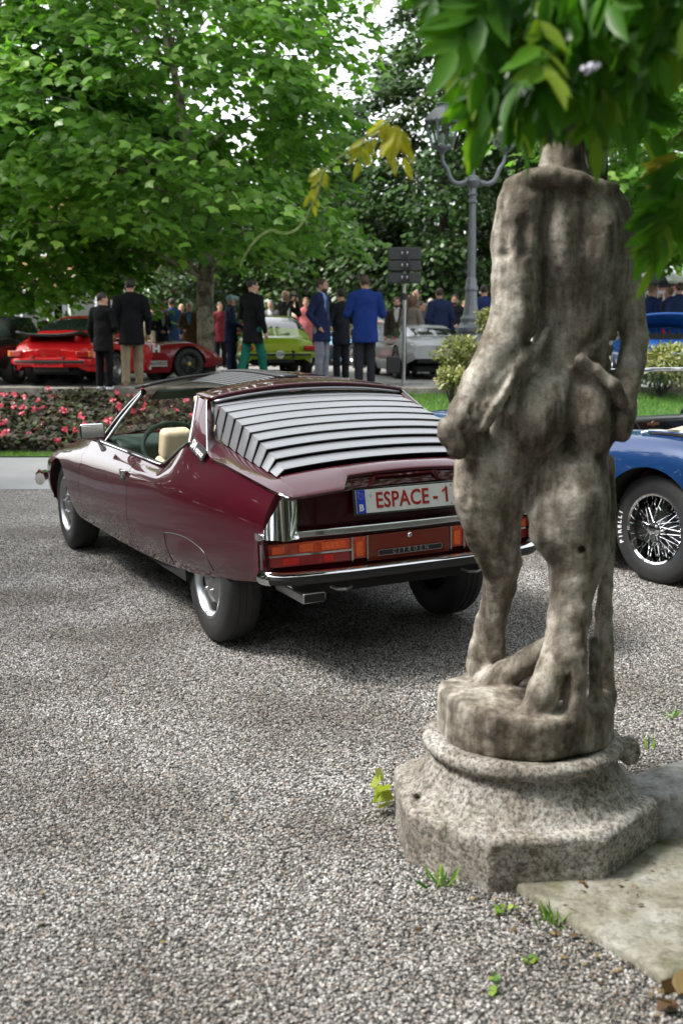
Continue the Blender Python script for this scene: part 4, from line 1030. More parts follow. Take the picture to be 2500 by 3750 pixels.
def tree(name, label, base, trunk_r, fork_z, center, rad, n_sprays, per, spray_r, zmin, leaf, seed, mat, bark, tmpl=(LEAF_PLANE, LEAF_PLANE_F), limbs=26, singles=0, group=None, shell=.55, keep=None, lean=0):
    root = empty(name, base, 0, label, 'tree', group); bz = Vector(base)
    cs, P, D, Nn, t = crown_points(center, rad, n_sprays, per, spray_r, zmin, seed, shell, keep)
    b_ = np.array(base); q = np.random.default_rng(seed+50)
    sz = q.uniform(.7, 1.25, len(P))*leaf
    if singles:    # the nearest, largest leaves are parts of their own
        sc = np.linalg.norm(P-np.array([0,0,CAM_H]), axis=1)/sz+q.random(len(P))*8; inF = np.abs(P[:, 0]/P[:, 1]) < .29; sc[~inF] += 1e6
        pick = np.argsort(sc)[:singles]; mask = np.ones(len(P), bool); mask[pick] = False
        protos = []
        for v in range(6):
            me = leaves_mesh('leaf', [(0,0,0)], [(0,1,0)], [(0,0,1)], [1.0], [.35+.11*v], *tmpl); me.materials.append(mat); protos.append(me)
        for i in pick:
            o = bpy.data.objects.new('leaf', protos[int(t[i]*5.99)]); COL.objects.link(o); o.parent = root
            d = Vector(D[i]).normalized(); x = d.cross(Vector(Nn[i])).normalized(); z = x.cross(d)
            M4 = Matrix((x, d, z)).transposed().to_4x4(); M4.translation = Vector(P[i]-b_); o.matrix_local = M4 @ Matrix.Scale(sz[i], 4)
        P, D, Nn, t, sz = P[mask], D[mask], Nn[mask], t[mask], sz[mask]
    me = leaves_mesh('crown', P-b_, D, Nn, sz, t, *tmpl); o = link('crown', me, root, mat); o['kind'] = 'stuff'
    tr = MB(); fz = fork_z-base[2]; top = np.array(center)-b_; top[2] += rad[2]*.55
    pts = [(0,0,-.05),(.0,0,.25),(lean*.3,0,fz*.5),(lean*.6,0,fz),(lean+top[0]*.3,top[1]*.3,fz+(top[2]-fz)*.45),(lean+top[0]*.8,top[1]*.8,top[2])]
    sp = spline(pts, 26); tr.tube([tuple(p) for p in sp], [trunk_r*(1.28 if i == 0 else 1.08 if i < 3 else 1)*(1-.82*max(0, (i-11)/14)) for i in range(26)], 12)
    o = tr.build('trunk', bark, root)
    idx = q.choice(len(cs), min(limbs, len(cs)), replace=False)
    for k in idx:
        e = cs[k]-b_; i0 = int(np.clip(9+14*(e[2]-fz*.6)/max(.1, top[2]-fz), 12, 21)); s0 = sp[i0]
        mid = s0*.45+e*.55+np.array([0,0,.10*np.linalg.norm(e-s0)])
        L = spline([s0, mid, e], 10); r0 = trunk_r*(.40-.012*i0)
        lm = MB(); lm.tube([tuple(p) for p in L], [max(.012, r0*(1-j/10.5)) for j in range(10)], 6); lm.build('limb', bark, root)
    return root
PA = at(474, 868, z=TZ)
tree('plane_tree', 'large leafy plane tree with a mottled grey trunk in front of the red race car', (PA.x, PA.y, TZ), .175, 3.6, (PA.x-1.3, PA.y-.9, 6.7), (4.7, 4.8, 4.7), 520, 56, .80, 2.9, .20, 11, PLANE_LEAF, BARK, singles=300, limbs=34)
PB = at(10, 800, 26)
tree('plane_tree', 'leafy tree on the far left behind the red sports car, its crown hanging low', (PB.x-.6, 26.5, TZ), .2, 2.6, (PB.x+.2, 25.2, 4.9), (4.0, 2.6, 4.0), 420, 58, .75, 2.0, .2, 12, PLANE_LEAF, DARK_BARK, limbs=16)
tree('plane_tree', 'tall leafy tree behind the stone statue at the right edge', (9.2, 27.5, TZ), .26, 3.2, (8.6, 26.5, 6.4), (4.4, 3.8, 4.4), 380, 56, .85, 2.6, .2, 13, PLANE_LEAF, DARK_BARK, limbs=20)
EV = dict(tmpl=(LEAF_OVAL*np.array([1.5,1,1]), LEAF_OVAL_F), limbs=14)
tree('evergreen_tree', 'tall dark evergreen behind the street lamp', (2.9, 33, TZ), .28, 2.2, (2.8, 32.6, 5.6), (3.5, 2.4, 5.2), 560, 60, .6, 1.6, .17, 14, DARK_LEAF, DARK_BARK, shell=.72, **EV)
tree('evergreen_tree', 'dark evergreen behind the loudspeaker stand and the green car', (-.6, 36, TZ), .25, 2.0, (-.6, 35.6, 3.2), (3.2, 2.2, 3.0), 330, 56, .6, 1.1, .17, 15, DARK_LEAF, DARK_BARK, shell=.7, **EV)
tree('evergreen_tree', 'dark evergreen behind the plane tree trunk', (-4.4, 37, TZ), .25, 2.0, (-4.4, 36.6, 4.0), (2.7, 2.2, 3.8), 280, 56, .6, 1.3, .18, 16, DARK_LEAF, DARK_BARK, shell=.7, **EV)
tree('evergreen_tree', 'tall dark evergreen hidden mostly behind the statue shoulders', (7.4, 37, TZ), .25, 2.4, (7.2, 36.6, 6.2), (3.0, 2.4, 5.6), 400, 56, .65, 1.5, .18, 17, DARK_LEAF, DARK_BARK, shell=.7, **EV)
# the wood that closes the park behind them
def far_wood():
    A = []
    for k, (x, y, rx, h) in enumerate([(-19,56,5,11),(-11,58,4.5,12),(-7,54,4,9),(-2.5,53,3.4,6.0),(1.5,54,3.4,8.6),(5.5,52,4,11),(10,51,5,13),(16,56,6,12),(23,52,5,11),(30,50,6,12),(-26,52,5,11)]):
        cs, P, D, Nn, t = crown_points((x, y, h*.5), (rx, 3, h*.55), 250, 46, 1.0, .6, 200+k, .6); A.append((P, D, Nn, t))
    P, D, Nn, t = [np.concatenate(v) for v in zip(*A)]
    me = leaves_mesh('far_wood', P, D, Nn, rng.uniform(.24, .42, len(P)), t*.8, LEAF_OVAL*np.array([1.7,1,1]), LEAF_OVAL_F)
    tag(link('far_wood', me, None, leaf_material('wood_leaf', [(0,(.014,.04,.008)),(.5,(.035,.09,.015)),(1,(.08,.17,.03))], .3)), 'distant trees closing off the park', 'wood', kind='stuff')
far_wood()
# ================================================================ cars in the background
DARKGLASS = plain('dark_car_glass', (.02,.028,.026), .04, coat=1)
TAIL_RED = plain('tail_lamp_red', (.45,.012,.01), .2, coat=.5); TAIL_AMB = plain('tail_lamp_amber', (.75,.20,.03), .25, coat=.5)
def loft_body(root, mat, xs, w, zb, zt, arches, name='body', tuck=.93, crownw=.60, shoulder=.86):
    W_, ZB, ZT = pchip(xs, w), pchip(xs, zb), pchip(xs, zt)
    ex = []
    for xa, r in arches: ex += [xa+r*math.cos(a) for a in np.linspace(.02, math.pi-.02, 22)]
    st = sorted(set([round(float(v), 4) for v in np.linspace(min(xs), max(xs), 46)]+[round(v, 4) for v in ex]))
    G = []
    for x in st:
        ww, b, t = float(W_(x)), float(ZB(x)), float(ZT(x)); h = t-b
        P = spline([(ww*tuck, b), (ww*.995, b+.34*h), (ww*.985, b+.6*h), (ww*.91, b+shoulder*h), (ww*crownw, t-.012*h/.5), (ww*.3, t), (0, t)], 50)
        t0 = 0; za = -1
        for xa, r in arches:
            q = r*r-(x-xa)**2
            if q > 0: za = .31+math.sqrt(q)
        if za > P[0, 1]:
            k = np.argmax(P[:, 1] > za)
            if k == 0: k = 30
            t0 = k-1+(za-P[k-1, 1])/max(1e-6, P[k, 1]-P[k-1, 1])
        tt = np.linspace(t0, 49, 20); i = np.minimum(tt.astype(int), 48); f = (tt-i)[:, None]; Q = P[i]*(1-f)+P[i+1]*f
        G.append([(x, y, z) for y, z in Q]+[(x, -y, z) for y, z in Q[::-1][1:]])
    m = MB(); m.grid(G); m.poly(G[0]); m.poly(G[-1][::-1])
    o = m.build(name, mat, root, sharp=60)
    ww = MB()
    for xa, r in arches:
        for s in (1, -1):
            t = np.linspace(0.05, math.pi-.05, 14); ym = float(W_(xa))
            ww.grid([[(xa+r*1.02*math.cos(a), s*(ym-.015), .31+r*1.02*math.sin(a)), (xa+r*1.02*math.cos(a), s*(ym-.3), .31+r*1.02*math.sin(a))] for a in t])
    ww.build('wheel_wells', DARKVOID, root)
    u = MB(); u.box(((min(xs)+max(xs))/2, 0, float(ZB(1))+.06), ((max(xs)-min(xs))*.9, 2*min(w[1:-1])*.8, .12)); u.build('underbody', DARKVOID, root)
    return o
def greenhouse(root, mat, xs, wb, zb, wr, zr, pillars, screens, glass=DARKGLASS):
    """cabin: xs stations from tail to nose; side glass between pillar stations, screens (front, rear) as end panels"""
    WB, ZBt, WR, ZR = [pchip(xs, v) for v in (wb, zb, wr, zr)]
    st = np.linspace(xs[0], xs[-1], 30); G = []
    for x in st:
        a, b, c, d = float(WB(x)), float(ZBt(x)), float(WR(x)), float(ZR(x))
        h = spline([(a, b), (a*.6+c*.4, b+(d-b)*.45), (c, b+(d-b)*.86), (c*.72, d-.012), (0, d)], 18)
        G.append([(x, y, z) for y, z in h]+[(x, -y, z) for y, z in h[::-1][1:]])
    G = np.array(G); n, m_ = G.shape[:2]
    mb = MB(); mb.v = [tuple(p) for p in G.reshape(-1, 3)]
    half = (m_-1)/2
    for i in range(n-1):
        xm = (st[i]+st[i+1])/2
        for j in range(m_-1):
            k = min(j+.5, m_-1-(j+.5)); mi = 0
            side = 2.0 <= k <= 10.8
            if side and any(a < xm < b for a, b in pillars): mi = 1
            if any(a < xm < b for a, b in screens) and k > 4.0: mi = 1
            mb.f.append((i*m_+j, i*m_+j+1, (i+1)*m_+j+1, (i+1)*m_+j)); mb.m.append(mi)
    return mb.build('cabin', [mat, glass], root, sharp=60)
def simple_wheel(root, x, y, s, r=.31, w=.2, rim=.2, mat=STEEL, hub=None, spokes=5):
    e = empty('wheel', (x, y, r)); e.parent = root
    if s < 0: e.rotation_euler = (0, 0, math.pi)
    t = MB(); h = w/2
    t.lathe([(rim, h*.8), (rim+.03, h), (r-.02, h*.95), (r, h*.6), (r, -h*.6), (r-.02, -h*.95), (rim, -h)], 28, axis='y'); t.build('tyre', RUBBER, e)
    d = MB(); d.lathe([(rim, h*.75), (rim-.01, h*.9), (rim-.03, h*.7), (rim*.8, h*.35), (rim*.4, h*.5), (.04, h*.75), (0, h*.78)], 24, axis='y')
    for k in range(spokes):
        a = 2*math.pi*k/spokes; d.box((math.cos(a)*rim*.52, h*.58, math.sin(a)*rim*.52), (rim*.75, .025, rim*.26), rot=(0, -a, 0))
    d.build('rim', mat, e)
    if hub:
        q = MB(); q.lathe([(.045, h*.7), (.04, h*.95), (0, h)], 12, axis='y'); q.build('hub_cap', hub, e)
    return e
def place_car(root, tx, ty, rz, Y=None, ref=(0,0)):
    """puts the car's local ground point ref under photograph point (tx, ty) on the terrace"""
    p = at(tx, ty, z=TZ) if Y is None else Vector((at(tx, 759, Y).x, Y, TZ))
    c, s = math.cos(rz), math.sin(rz)
    root.location = (p.x-(ref[0]*c-ref[1]*s), p.y-(ref[0]*s+ref[1]*c), TZ); root.rotation_euler = (0, 0, rz)
def rear_engined(label, col, whale=False, wide=0.0, lid_open=False):
    """small fastback coupe, rear axle at x=0"""
    root = empty('sports_coupe', (0,0,0), 0, label, 'car'); pm = paint('coupe_paint', col, rough=.4)
    d = wide
    loft_body(root, pm, [-.98,-.93,-.6,-.2,.25,.8,1.4,2.0,2.27,2.7,3.0,3.2], [.60,.70,.79+d,.83+d,.83+d,.80,.80,.805,.815,.76,.62,.35],
              [.36,.30,.27,.25,.24,.22,.22,.22,.24,.27,.33,.42], [.66,.76,.86,.90,.88,.86,.86,.84,.82,.74,.62,.52], [(0,.36),(2.27,.345)])
    greenhouse(root, pm, [-.75,-.4,0,.4,.8,1.2,1.55,1.80], [.66,.72,.74,.745,.745,.74,.735,.72], [.80,.86,.875,.87,.86,.86,.855,.85], [.42,.50,.545,.56,.565,.56,.55,.60], [.82,.98,1.16,1.27,1.31,1.305,1.20,.90],
               [(.0,.62),(.70,1.5)], [(-.28,.27),(1.36,1.74)])
    for s in (1, -1):
        t = MB(); t.box((-.955, s*.66, .60), (.10, .26, .11), rot=(0,0,s*R(-12))); t = t.build('tail_light', TAIL_RED, root, bevel=.02)
        t2 = MB(); t2.box((-.91, s*.765, .60), (.16, .09, .11), rot=(0,0,s*R(-35))); t2.build('indicator', TAIL_AMB, t, bevel=.015)
        b = MB(); b.box((-1.03, s*.30, .47), (.07, .07, .16)); b.build('bumper_guard', BLACK, root, bevel=.02)
        simple_wheel(root, 0, s*(.70+d), s, w=.23); simple_wheel(root, 2.27, s*.695, s)
    b = MB(); c = spline([(-.62,.83+d,.46),(-.9,.74,.46),(-1.0,.5,.46),(-1.02,0,.46),(-1.0,-.5,.46),(-.9,-.74,.46),(-.62,-.83-d,.46)], 24)
    b.tube([tuple(p) for p in c], .055, 8, squash=1.25); b.build('bumper', pm, root)
    r = MB(); r.tube([(x-.05, y, z) for x, y, z in c[5:19]], .018, 6, squash=1.6); r.build('bumper_strip', BLACK, root)
    p = MB(); p.box((-.985, 0, .62), (.02, .44, .12)); p.build('reflector_band' if whale else 'number_plate', TAIL_RED if whale else plain('yellow_green_plate', (.45,.52,.10), .5), root)
    gr = MB()
    for k in range(6): gr.box((-.62+.03*k, 0, .872+.012*k), (.014, .55, .012), rot=(0,R(-22),0))
    if not lid_open: gr.build('engine_grille', BLACK, root)
    m = MB(); m.box((-.80, 0, .33), (.3, .7, .12)); m.build('silencer', BLACK, root, bevel=.03)
    if whale:
        G = [[(x, y, .90+.055*max(0, (-x-.45)/.5)+.05*(abs(y)/.6)**3+dz) for y in np.linspace(-.62, .62, 14)] for dz in (0,) for x in np.linspace(-.40, -1.02, 8)]
        w = MB(); w.grid(G); w.build('tail_spoiler', BLACK, root, solid=.045)
        st = MB()
        for s in (1, -1): st.box((-.7, s*.45, .87), (.3, .03, .10))
        st.build('spoiler_stay', pm, root)
    if lid_open:
        G = [[(-.30-x*.9, y, 1.05+.30*x**.5-.05*(y/.6)**2) for y in np.linspace(-.62, .62, 12)] for x in np.linspace(0, .8, 8)]
        w = MB(); w.grid(G); w.build('open_engine_lid', pm, root, solid=.03)
        e = MB(); e.box((-.66, 0, .83), (.42, 1.0, .16)); e.build('engine_bay', DARKVOID, root)
        for k in range(6):
            e = MB(); e.tube([(-.80, -.35+.14*k, .90), (-.72, -.33+.14*k, .97), (-.60, -.35+.14*k, .93)], .028, 7); e.build('engine_pipe', STEEL if k % 3 else TAIL_RED, root)
    return root
def low_racer(label, col, W_=.84, nose=None, cabin=True, top=1.06, rimmat=STEEL, hub=None, roll=False):
    """low mid-engined racer or roadster, rear axle at x=0"""
    root = empty('race_car', (0,0,0), 0, label, 'car'); pm = paint('racer_paint', col, rough=.4)
    loft_body(root, pm, [-.85,-.75,-.4,0,.4,.9,1.5,2.0,2.35,2.7,3.0,3.25], [W_-.18,W_-.08,W_-.01,W_,W_-.02,W_-.05,W_-.05,W_-.03,W_-.01,W_-.06,W_-.18,W_-.42],
              [.42,.36,.28,.22,.17,.15,.15,.16,.20,.24,.27,.33], [.68,.76,.84,.86,.78,.70,.68,.73,.76,.68,.55,.42], [(0,.365),(2.35,.35)], crownw=.72, shoulder=.9)
    if cabin:
        greenhouse(root, pm, [-.15,.2,.6,.95,1.25,1.55,1.85], [.52,.60,.62,.62,.62,.60,.58], [.82,.78,.74,.70,.69,.69,.69], [.36,.42,.46,.48,.47,.46,.50], [.86,.98,top-.02,top,top-.01,.95,.72], [(.55,1.5)], [(-.05,.35),(1.35,1.8)])
    else:
        s_ = MB(); s_.grid([[(1.65-.25*t-.12*u*u, .56*u, .70+.22*t) for u in np.linspace(-1, 1, 10)] for t in (0, 1)]); s_.build('wind_deflector', GLASS, root)
        c = MB(); c.box((1.05,0,.72), (.8,.95,.05)); c.build('cockpit', BLACK, root, bevel=.02)
    for s in (1, -1):
        simple_wheel(root, 0, s*(W_-.115), s, r=.325, w=.25, mat=rimmat, hub=hub); simple_wheel(root, 2.35, s*(W_-.115), s, r=.315, mat=rimmat, hub=hub)
    return root, pm
# --- red sports car with the whale tail
CAR_RED = rear_engined('bright red sports coupe with a black whale-tail spoiler, beside the two men in black', (.62,.012,.014), whale=True, wide=.06)
place_car(CAR_RED, 128, 888, R(77), ref=(-.75, 0)); CAR_RED.scale = (.95,.95,.95)
o = link('lettering', text_mesh('DUNLOP', .13, .002, font_w=.003), CAR_RED, BLACK); o.rotation_euler = (math.pi/2, 0, -math.pi/2); o.location = (-1.075, .0, .44); o['label'] = 'black tyre maker lettering on the bumper'
q = MB(); q.box((-1.068, 0, .44), (.008, .62, .15)); q.build('bumper_plate', plain('red_plate', (.62,.012,.014), .4), CAR_RED)
# --- dark red race car seen from its side
CAR_DR, _p = low_racer('dark red open race car with a white number panel, behind the man in khaki trousers', (.22,.006,.012), W_=.80, cabin=False, rimmat=plain('black_rim', (.02,.02,.02), .4), hub=plain('gold_hub', (.5,.38,.1), .4, 1.0))
place_car(CAR_DR, 437, 873, R(30), ref=(2.35, -.8))
q = MB(); q.box((1.28, -.772, .47), (.56, .012, .50), rot=(0,0,R(1))); rn = q.build('number_panel', plain('race_number_white', (.62,.62,.60), .5), CAR_DR)
o = link('lettering', text_mesh('4', .46, .002, font_w=.008), CAR_DR, BLACK); o.rotation_euler = (math.pi/2, 0, 0); o.location = (1.28, -.782, .47)
q = MB(); q.box((1.72, -.776, .33), (.34, .012, .11)); q.build('sponsor_panel', plain('race_sticker_white', (.5,.5,.48), .5), CAR_DR)
o = link('lettering', text_mesh('AUXEDO', .085, .002, font_w=.002), CAR_DR, BLACK); o.rotation_euler = (math.pi/2, 0, 0); o.location = (1.72, -.785, .33)
q = MB(); q.box((.93, -.770, .36), (.12, .012, .16)); q.build('orange_sticker', plain('orange_sticker', (.75,.20,.03), .5), CAR_DR)
q = MB(); q.box((1.62,-.775,.62), (.05,.012,.14)); q.box((1.72,-.775,.62), (.05,.012,.14)); q.box((1.67,-.776,.62), (.10,.012,.05)); q.build('white_sticker', WHITE, CAR_DR)
# --- dark car at the left edge
CAR_BLK, _p = low_racer('black coupe cut by the left edge of the picture, left of the red one', (.012,.013,.014), W_=.83, top=1.24)
place_car(CAR_BLK, 25, 884, R(78), ref=(-.3, -.8))
q = MB(); q.grid([[(x, y, .862+.004*1) for y in np.linspace(-.5, .5, 5)] for x in (-.2, .15)]); q.build('pink_stripe', plain('pink_stripe', (.55,.22,.22), .5), CAR_BLK)
# --- small red racer beyond the plane tree
CAR_R2, _p = low_racer('small red racer behind the plane tree trunk and the man in the blue cap', (.55,.01,.012), W_=.72, cabin=False)
place_car(CAR_R2, 512, 842, R(200), ref=(2.3, .7))
q = MB(); q.box((2.1, .72, .52), (.14,.012,.16)); q.build('yellow_sticker', plain('yellow_sticker', (.75,.5,.04), .5), CAR_R2)
# --- lime green coupe from behind
CAR_GRN = rear_engined('lime green sports coupe seen from behind, CH badge on its tail', (.30,.42,.018))
place_car(CAR_GRN, 640, 864, R(90+9), ref=(-.9, 0))
q = MB(); q.lathe([(0,-.012),(.09,-.010),(.09,.0)], 18, c=(-1.085,-.02,.465), axis='x'); q.build('country_badge', WHITE, CAR_GRN)
o = link('lettering', text_mesh('CH', .10, .002, font_w=.003), CAR_GRN, BLACK); o.rotation_euler = (math.pi/2, 0, -math.pi/2); o.location = (-1.10, -.02, .465)
q = MB(); q.box((-.99, 0, .62), (.02, .86, .17)); q.build('rear_panel', plain('lime_panel', (.42,.52,.03), .45), CAR_GRN)
# --- light blue racer
CAR_LB, _p = low_racer('pale blue and white race car with a red mouth beyond the men in suits', (.22,.46,.62), W_=.82)
place_car(CAR_LB, 892, 842, R(-62), ref=(2.9, 0))
q = MB(); q.grid([[(x, y, float(pchip([2.3,2.7,3.0,3.25],[.775,.69,.56,.43])(x))) for y in np.linspace(-.62*(3.45-x)/.9, .62*(3.45-x)/.9, 9)] for x in np.linspace(2.5, 3.2, 8)]); q.build('white_nose', WHITE, CAR_LB, solid=.004)
q = MB(); q.box((3.22,0,.34), (.10,.9,.12)); q.build('red_mouth', TAIL_RED, CAR_LB, bevel=.03)
q = MB(); q.box((3.27,0,.34), (.02,.6,.07)); q.build('air_intake', DARKVOID, CAR_LB)
q = MB(); q.grid([[(x, y, float(pchip([2.3,2.7,3.0,3.25],[.775,.69,.56,.43])(x))+.008) for y in (-.3,.0,.3)] for x in np.linspace(2.72, 2.92, 4)]); q.build('navy_stripe', plain('navy_stripe', (.02,.03,.14), .4), CAR_LB, solid=.004)
# --- silver coupe by the lamp post
CAR_SIL, _p = low_racer('silver low coupe with round tail lights beside the lamp post', (.36,.37,.38), W_=.80, top=1.10)
place_car(CAR_SIL, 1012, 872, R(90+11), ref=(-.6, 0))
for s in (1, -1):
    q = MB(); q.lathe([(0,-.03),(.055,-.028),(.075,-.01),(.08,.02)], 18, c=(-.815, s*.50, .60), axis='x'); t = q.build('tail_light', TAIL_RED, CAR_SIL)
    q = MB(); q.lathe([(.078,-.016),(.09,-.008),(.092,.02)], 18, c=(-.815, s*.50, .60), axis='x'); q.build('lamp_ring', CHROME, t)
    q = MB(); q.lathe([(0,-.02),(.035,-.018),(.04,.02)], 14, c=(-.825, s*.33, .575), axis='x'); q.build('reflector', TAIL_RED, CAR_SIL)
q = MB(); q.box((-.85,0,.60), (.02,.46,.13)); q.build('number_plate', plain('grey_plate', (.35,.36,.35), .5), CAR_SIL)
o = link('lettering', text_mesh('WV', .13, .002, font_w=.003), CAR_SIL, BLACK); o.rotation_euler = (math.pi/2, 0, -math.pi/2); o.location = (-.862, .08, .60)
q = MB(); q.box((-.80,0,.40), (.05,1.1,.14)); q.build('rear_opening', DARKVOID, CAR_SIL, bevel=.03)
# --- blue coupe with its engine lid up
CAR_BLU = rear_engined('blue sports coupe with its engine lid open, behind the open roadster', (.012,.085,.34), lid_open=True)
place_car(CAR_BLU, 1530, 872, R(90-8), ref=(-.9, 0))
# --- dark parked cars further right
CAR_GY, _p = low_racer('grey coupe parked beyond the blue one at the right edge', (.25,.26,.27), W_=.80, top=1.2)
place_car(CAR_GY, 1535, 800, R(40), Y=32, ref=(1.2, 0))
# ================================================================ blue open roadster at the right
def roadster():
    rz = math.pi/2+.55
    root = empty('open_roadster', (0,0,0), 0, 'blue open roadster with chrome wire wheels behind the statue', 'car')
    KS = 1.09; p = at(1494, 1340, z=0); fy = .66*KS
    c, s = math.cos(rz), math.sin(rz); root.rotation_euler = (0, 0, rz)
    root.location = (p.x-(0*c-fy*s), p.y-(0*s+fy*c), 0); root.scale = (KS, KS, KS); fy = .66
    pm = paint('roadster_blue', (.004,.028,.10), rough=.4, metal=.1); tan = plain('tan_leather', (.46,.33,.23), .6, var=.08, bump=.15, bscale=200)
    xs = [-.80,-.72,-.45,0,.35,.7,1.1,1.6,2.0,2.34,2.7,3.0,3.15]
    w = [.40,.55,.69,.735,.745,.745,.745,.745,.74,.745,.70,.56,.40]; zb = [.42,.36,.30,.26,.23,.22,.22,.22,.23,.25,.27,.32,.40]; zt = [.62,.72,.83,.88,.87,.82,.80,.84,.88,.88,.82,.72,.62]
    W_, ZB, ZT = pchip(xs, w), pchip(xs, zb), pchip(xs, zt); ar = [(0,.375),(2.34,.36)]
    st = set(round(float(v), 4) for v in np.linspace(-.8, 3.15, 50))
    for xa, r in ar: st |= set(round(xa+r*math.cos(a), 4) for a in np.linspace(.02, math.pi-.02, 30))
    for sd in (1, -1):
        G = []
        for x in sorted(st):
            ww, b, t = float(W_(x)), float(ZB(x)), float(ZT(x)); h = t-b
            inn = 0.0 if (x < .0 or x > 1.0) else .50
            P = spline([(ww*.92,b),(ww*.99,b+.34*h),(ww,b+.55*h),(ww*.965,b+.82*h),(ww*.86,t-.02),(max(inn, ww*.66),t+.012),(max(inn-.03, ww*.3) if inn else ww*.3,t+.018),(inn-.06 if inn else 0,t+(.02 if not inn else -.02))], 56)
            za = -1; t0 = 0
            for xa, r in ar:
                q = r*r-(x-xa)**2
                if q > 0: za = .33+math.sqrt(q)
            if za > P[0, 1]: k = int(np.argmax(P[:, 1] > za)); t0 = k-1+(za-P[k-1, 1])/max(1e-6, P[k, 1]-P[k-1, 1])
            tt = np.linspace(t0, 55, 24); i = np.minimum(tt.astype(int), 54); f = (tt-i)[:, None]; Q = P[i]*(1-f)+P[i+1]*f
            G.append([(x, sd*y, z) for y, z in Q])
        MB().grid(G).build('body_side', pm, root, sharp=60)
        ww = MB()
        for xa, r in ar:
            ww.grid([[(xa+r*1.01*math.cos(a), sd*.72, .33+r*1.01*math.sin(a)), (xa+r*1.01*math.cos(a), sd*.40, .33+r*1.01*math.sin(a))] for a in np.linspace(0, math.pi, 20)])
            ww.poly([(xa+r*math.cos(a), sd*.42, .33+r*math.sin(a)) for a in np.linspace(0, math.pi, 16)])
        ww.build('wheel_well', DARKVOID, root)
        dl = MB(); L = []
        for z in np.linspace(.34, .80, 14): L.append((.52+.12*((z-.34)/.46)**2, sd*(.7475-.05*max(0, (z-.6)/.2)**2), z))
        dl.tube(L, .003, 5); dl.build('door_seam', BLACK, root)
    u = MB(); u.box((1.2,0,.30), (3.2,1.2,.12)); u.build('underbody', DARKVOID, root)
    f = MB(); f.box((.6,0,.40), (1.3,1.2,.06)); f.box((-.02,0,.62), (.05,1.2,.42)); f.build('cabin_floor', BLACK, root)
    # dashboard, screen, hood cover, seats, steering wheel
    d = MB(); d.box((.86,0,.82), (.10,1.26,.20), rot=(0,R(-12),0)); d = d.build('dashboard', plain('black_dash', (.015,.015,.016), .3, coat=.4), root, bevel=.03)
    g = MB()
    for yy, rr in ((.30,.052),(.43,.052)):
        g2 = MB(); g2.lathe([(rr,-.012),(rr-.008,-.018),(rr-.012,-.008),(0,-.006)], 22, c=(.80,yy,.84), axis='x'); g2.build('gauge', CHROME, d)
    h = MB(); h.tube([(.80,-.05,.80),(.77,-.05,.80),(.77,-.28,.80),(.80,-.28,.80)], .009, 6); h.build('grab_handle', CHROME, d)
    h = MB(); h.box((.79,-.14,.87), (.01,.11,.018)); h.lathe([(0,-.008),(.02,-.006),(.02,.004)], 12, c=(.79,-.14,.87), axis='x'); h.build('dash_emblem', plain('emblem_bronze', (.4,.2,.12), .3, .8), d)
    sw = MB(); cw = Vector((.62,.34,.80)); ax = Vector((-.93,0,.35)).normalized(); a1 = Vector((0,1,0)); a2 = ax.cross(a1)
    sw.tube([cw+(a1*math.cos(t)+a2*math.sin(t))*.2 for t in np.linspace(0, 2*math.pi, 30, endpoint=False)], .012, 6, closed=True); sw.build('steering_wheel', BLACK, root)
    fr = MB()
    def wsp(u, t): return Vector((1.06-.07*u*u-.20*t, .62*u, .885+.35*t))
    glass = MB(); glass.grid([[wsp(u, t) for u in np.linspace(-1, 1, 12)] for t in (0, .5, 1)]); glass = glass.build('windscreen', GLASS, root)
    fr.tube([wsp(u, 1.0) for u in np.linspace(-1, 1, 14)], .013, 8); fr.build('screen_top_rail', CHROME, root)
    for sd in (1, -1):
        fr = MB(); fr.tube([wsp(sd, t) for t in np.linspace(-.05, 1.0, 6)], .012, 8); fr.build('screen_post', CHROME, root)
    q = MB(); q.tube([wsp(u, .02)+Vector((0,0,.0)) for u in np.linspace(-1, 1, 14)], .014, 6); q.build('screen_seal', BLACK, root)
    q = MB(); pc = wsp(-.1, .28)+Vector((-.012,0,0)); q.lathe([(0,-.002),(.042,-.001),(.042,.002)], 20, c=tuple(pc), axis='x'); q.build('round_sticker', plain('pale_blue_sticker', (.16,.38,.45), .5), root)
    q = MB(); q.box(tuple(wsp(-.2,.42)+Vector((-.012,0,.0))), (.003,.055,.055), rot=(R(10),R(32),0)); q.build('paper_tag', plain('paper_tag', (.62,.60,.55), .7), root)
    # folded tan cover behind the seats
    G = []
    for x in np.linspace(.16, -.24, 9):
        row = []
        for y in np.linspace(-.56, .56, 14):
            k = (x+.24)/.40; row.append((x, y, .895+.05*math.sin(math.pi*k)**.7*(1-(y/.6)**4)+.006*math.sin(y*22+x*9)))
        G.append(row)
    MB().grid(G).build('hood_cover', tan, root, solid=.02)
    b = MB(); b.tube([(.20,.58,.885),(.14,.56,.905),(-.06,.57,.912),(-.26,.54,.905)], .011, 6); b.build('hood_cover_edge', CHROME, root)
    for yy in (.30,-.30):
        se = MB(); se.box((.28,yy,.62), (.16,.46,.46), rot=(0,R(-14),0)); se.build('seat_back', plain('brown_seat', (.30,.12,.05), .5) , root, bevel=.05, seg=3)
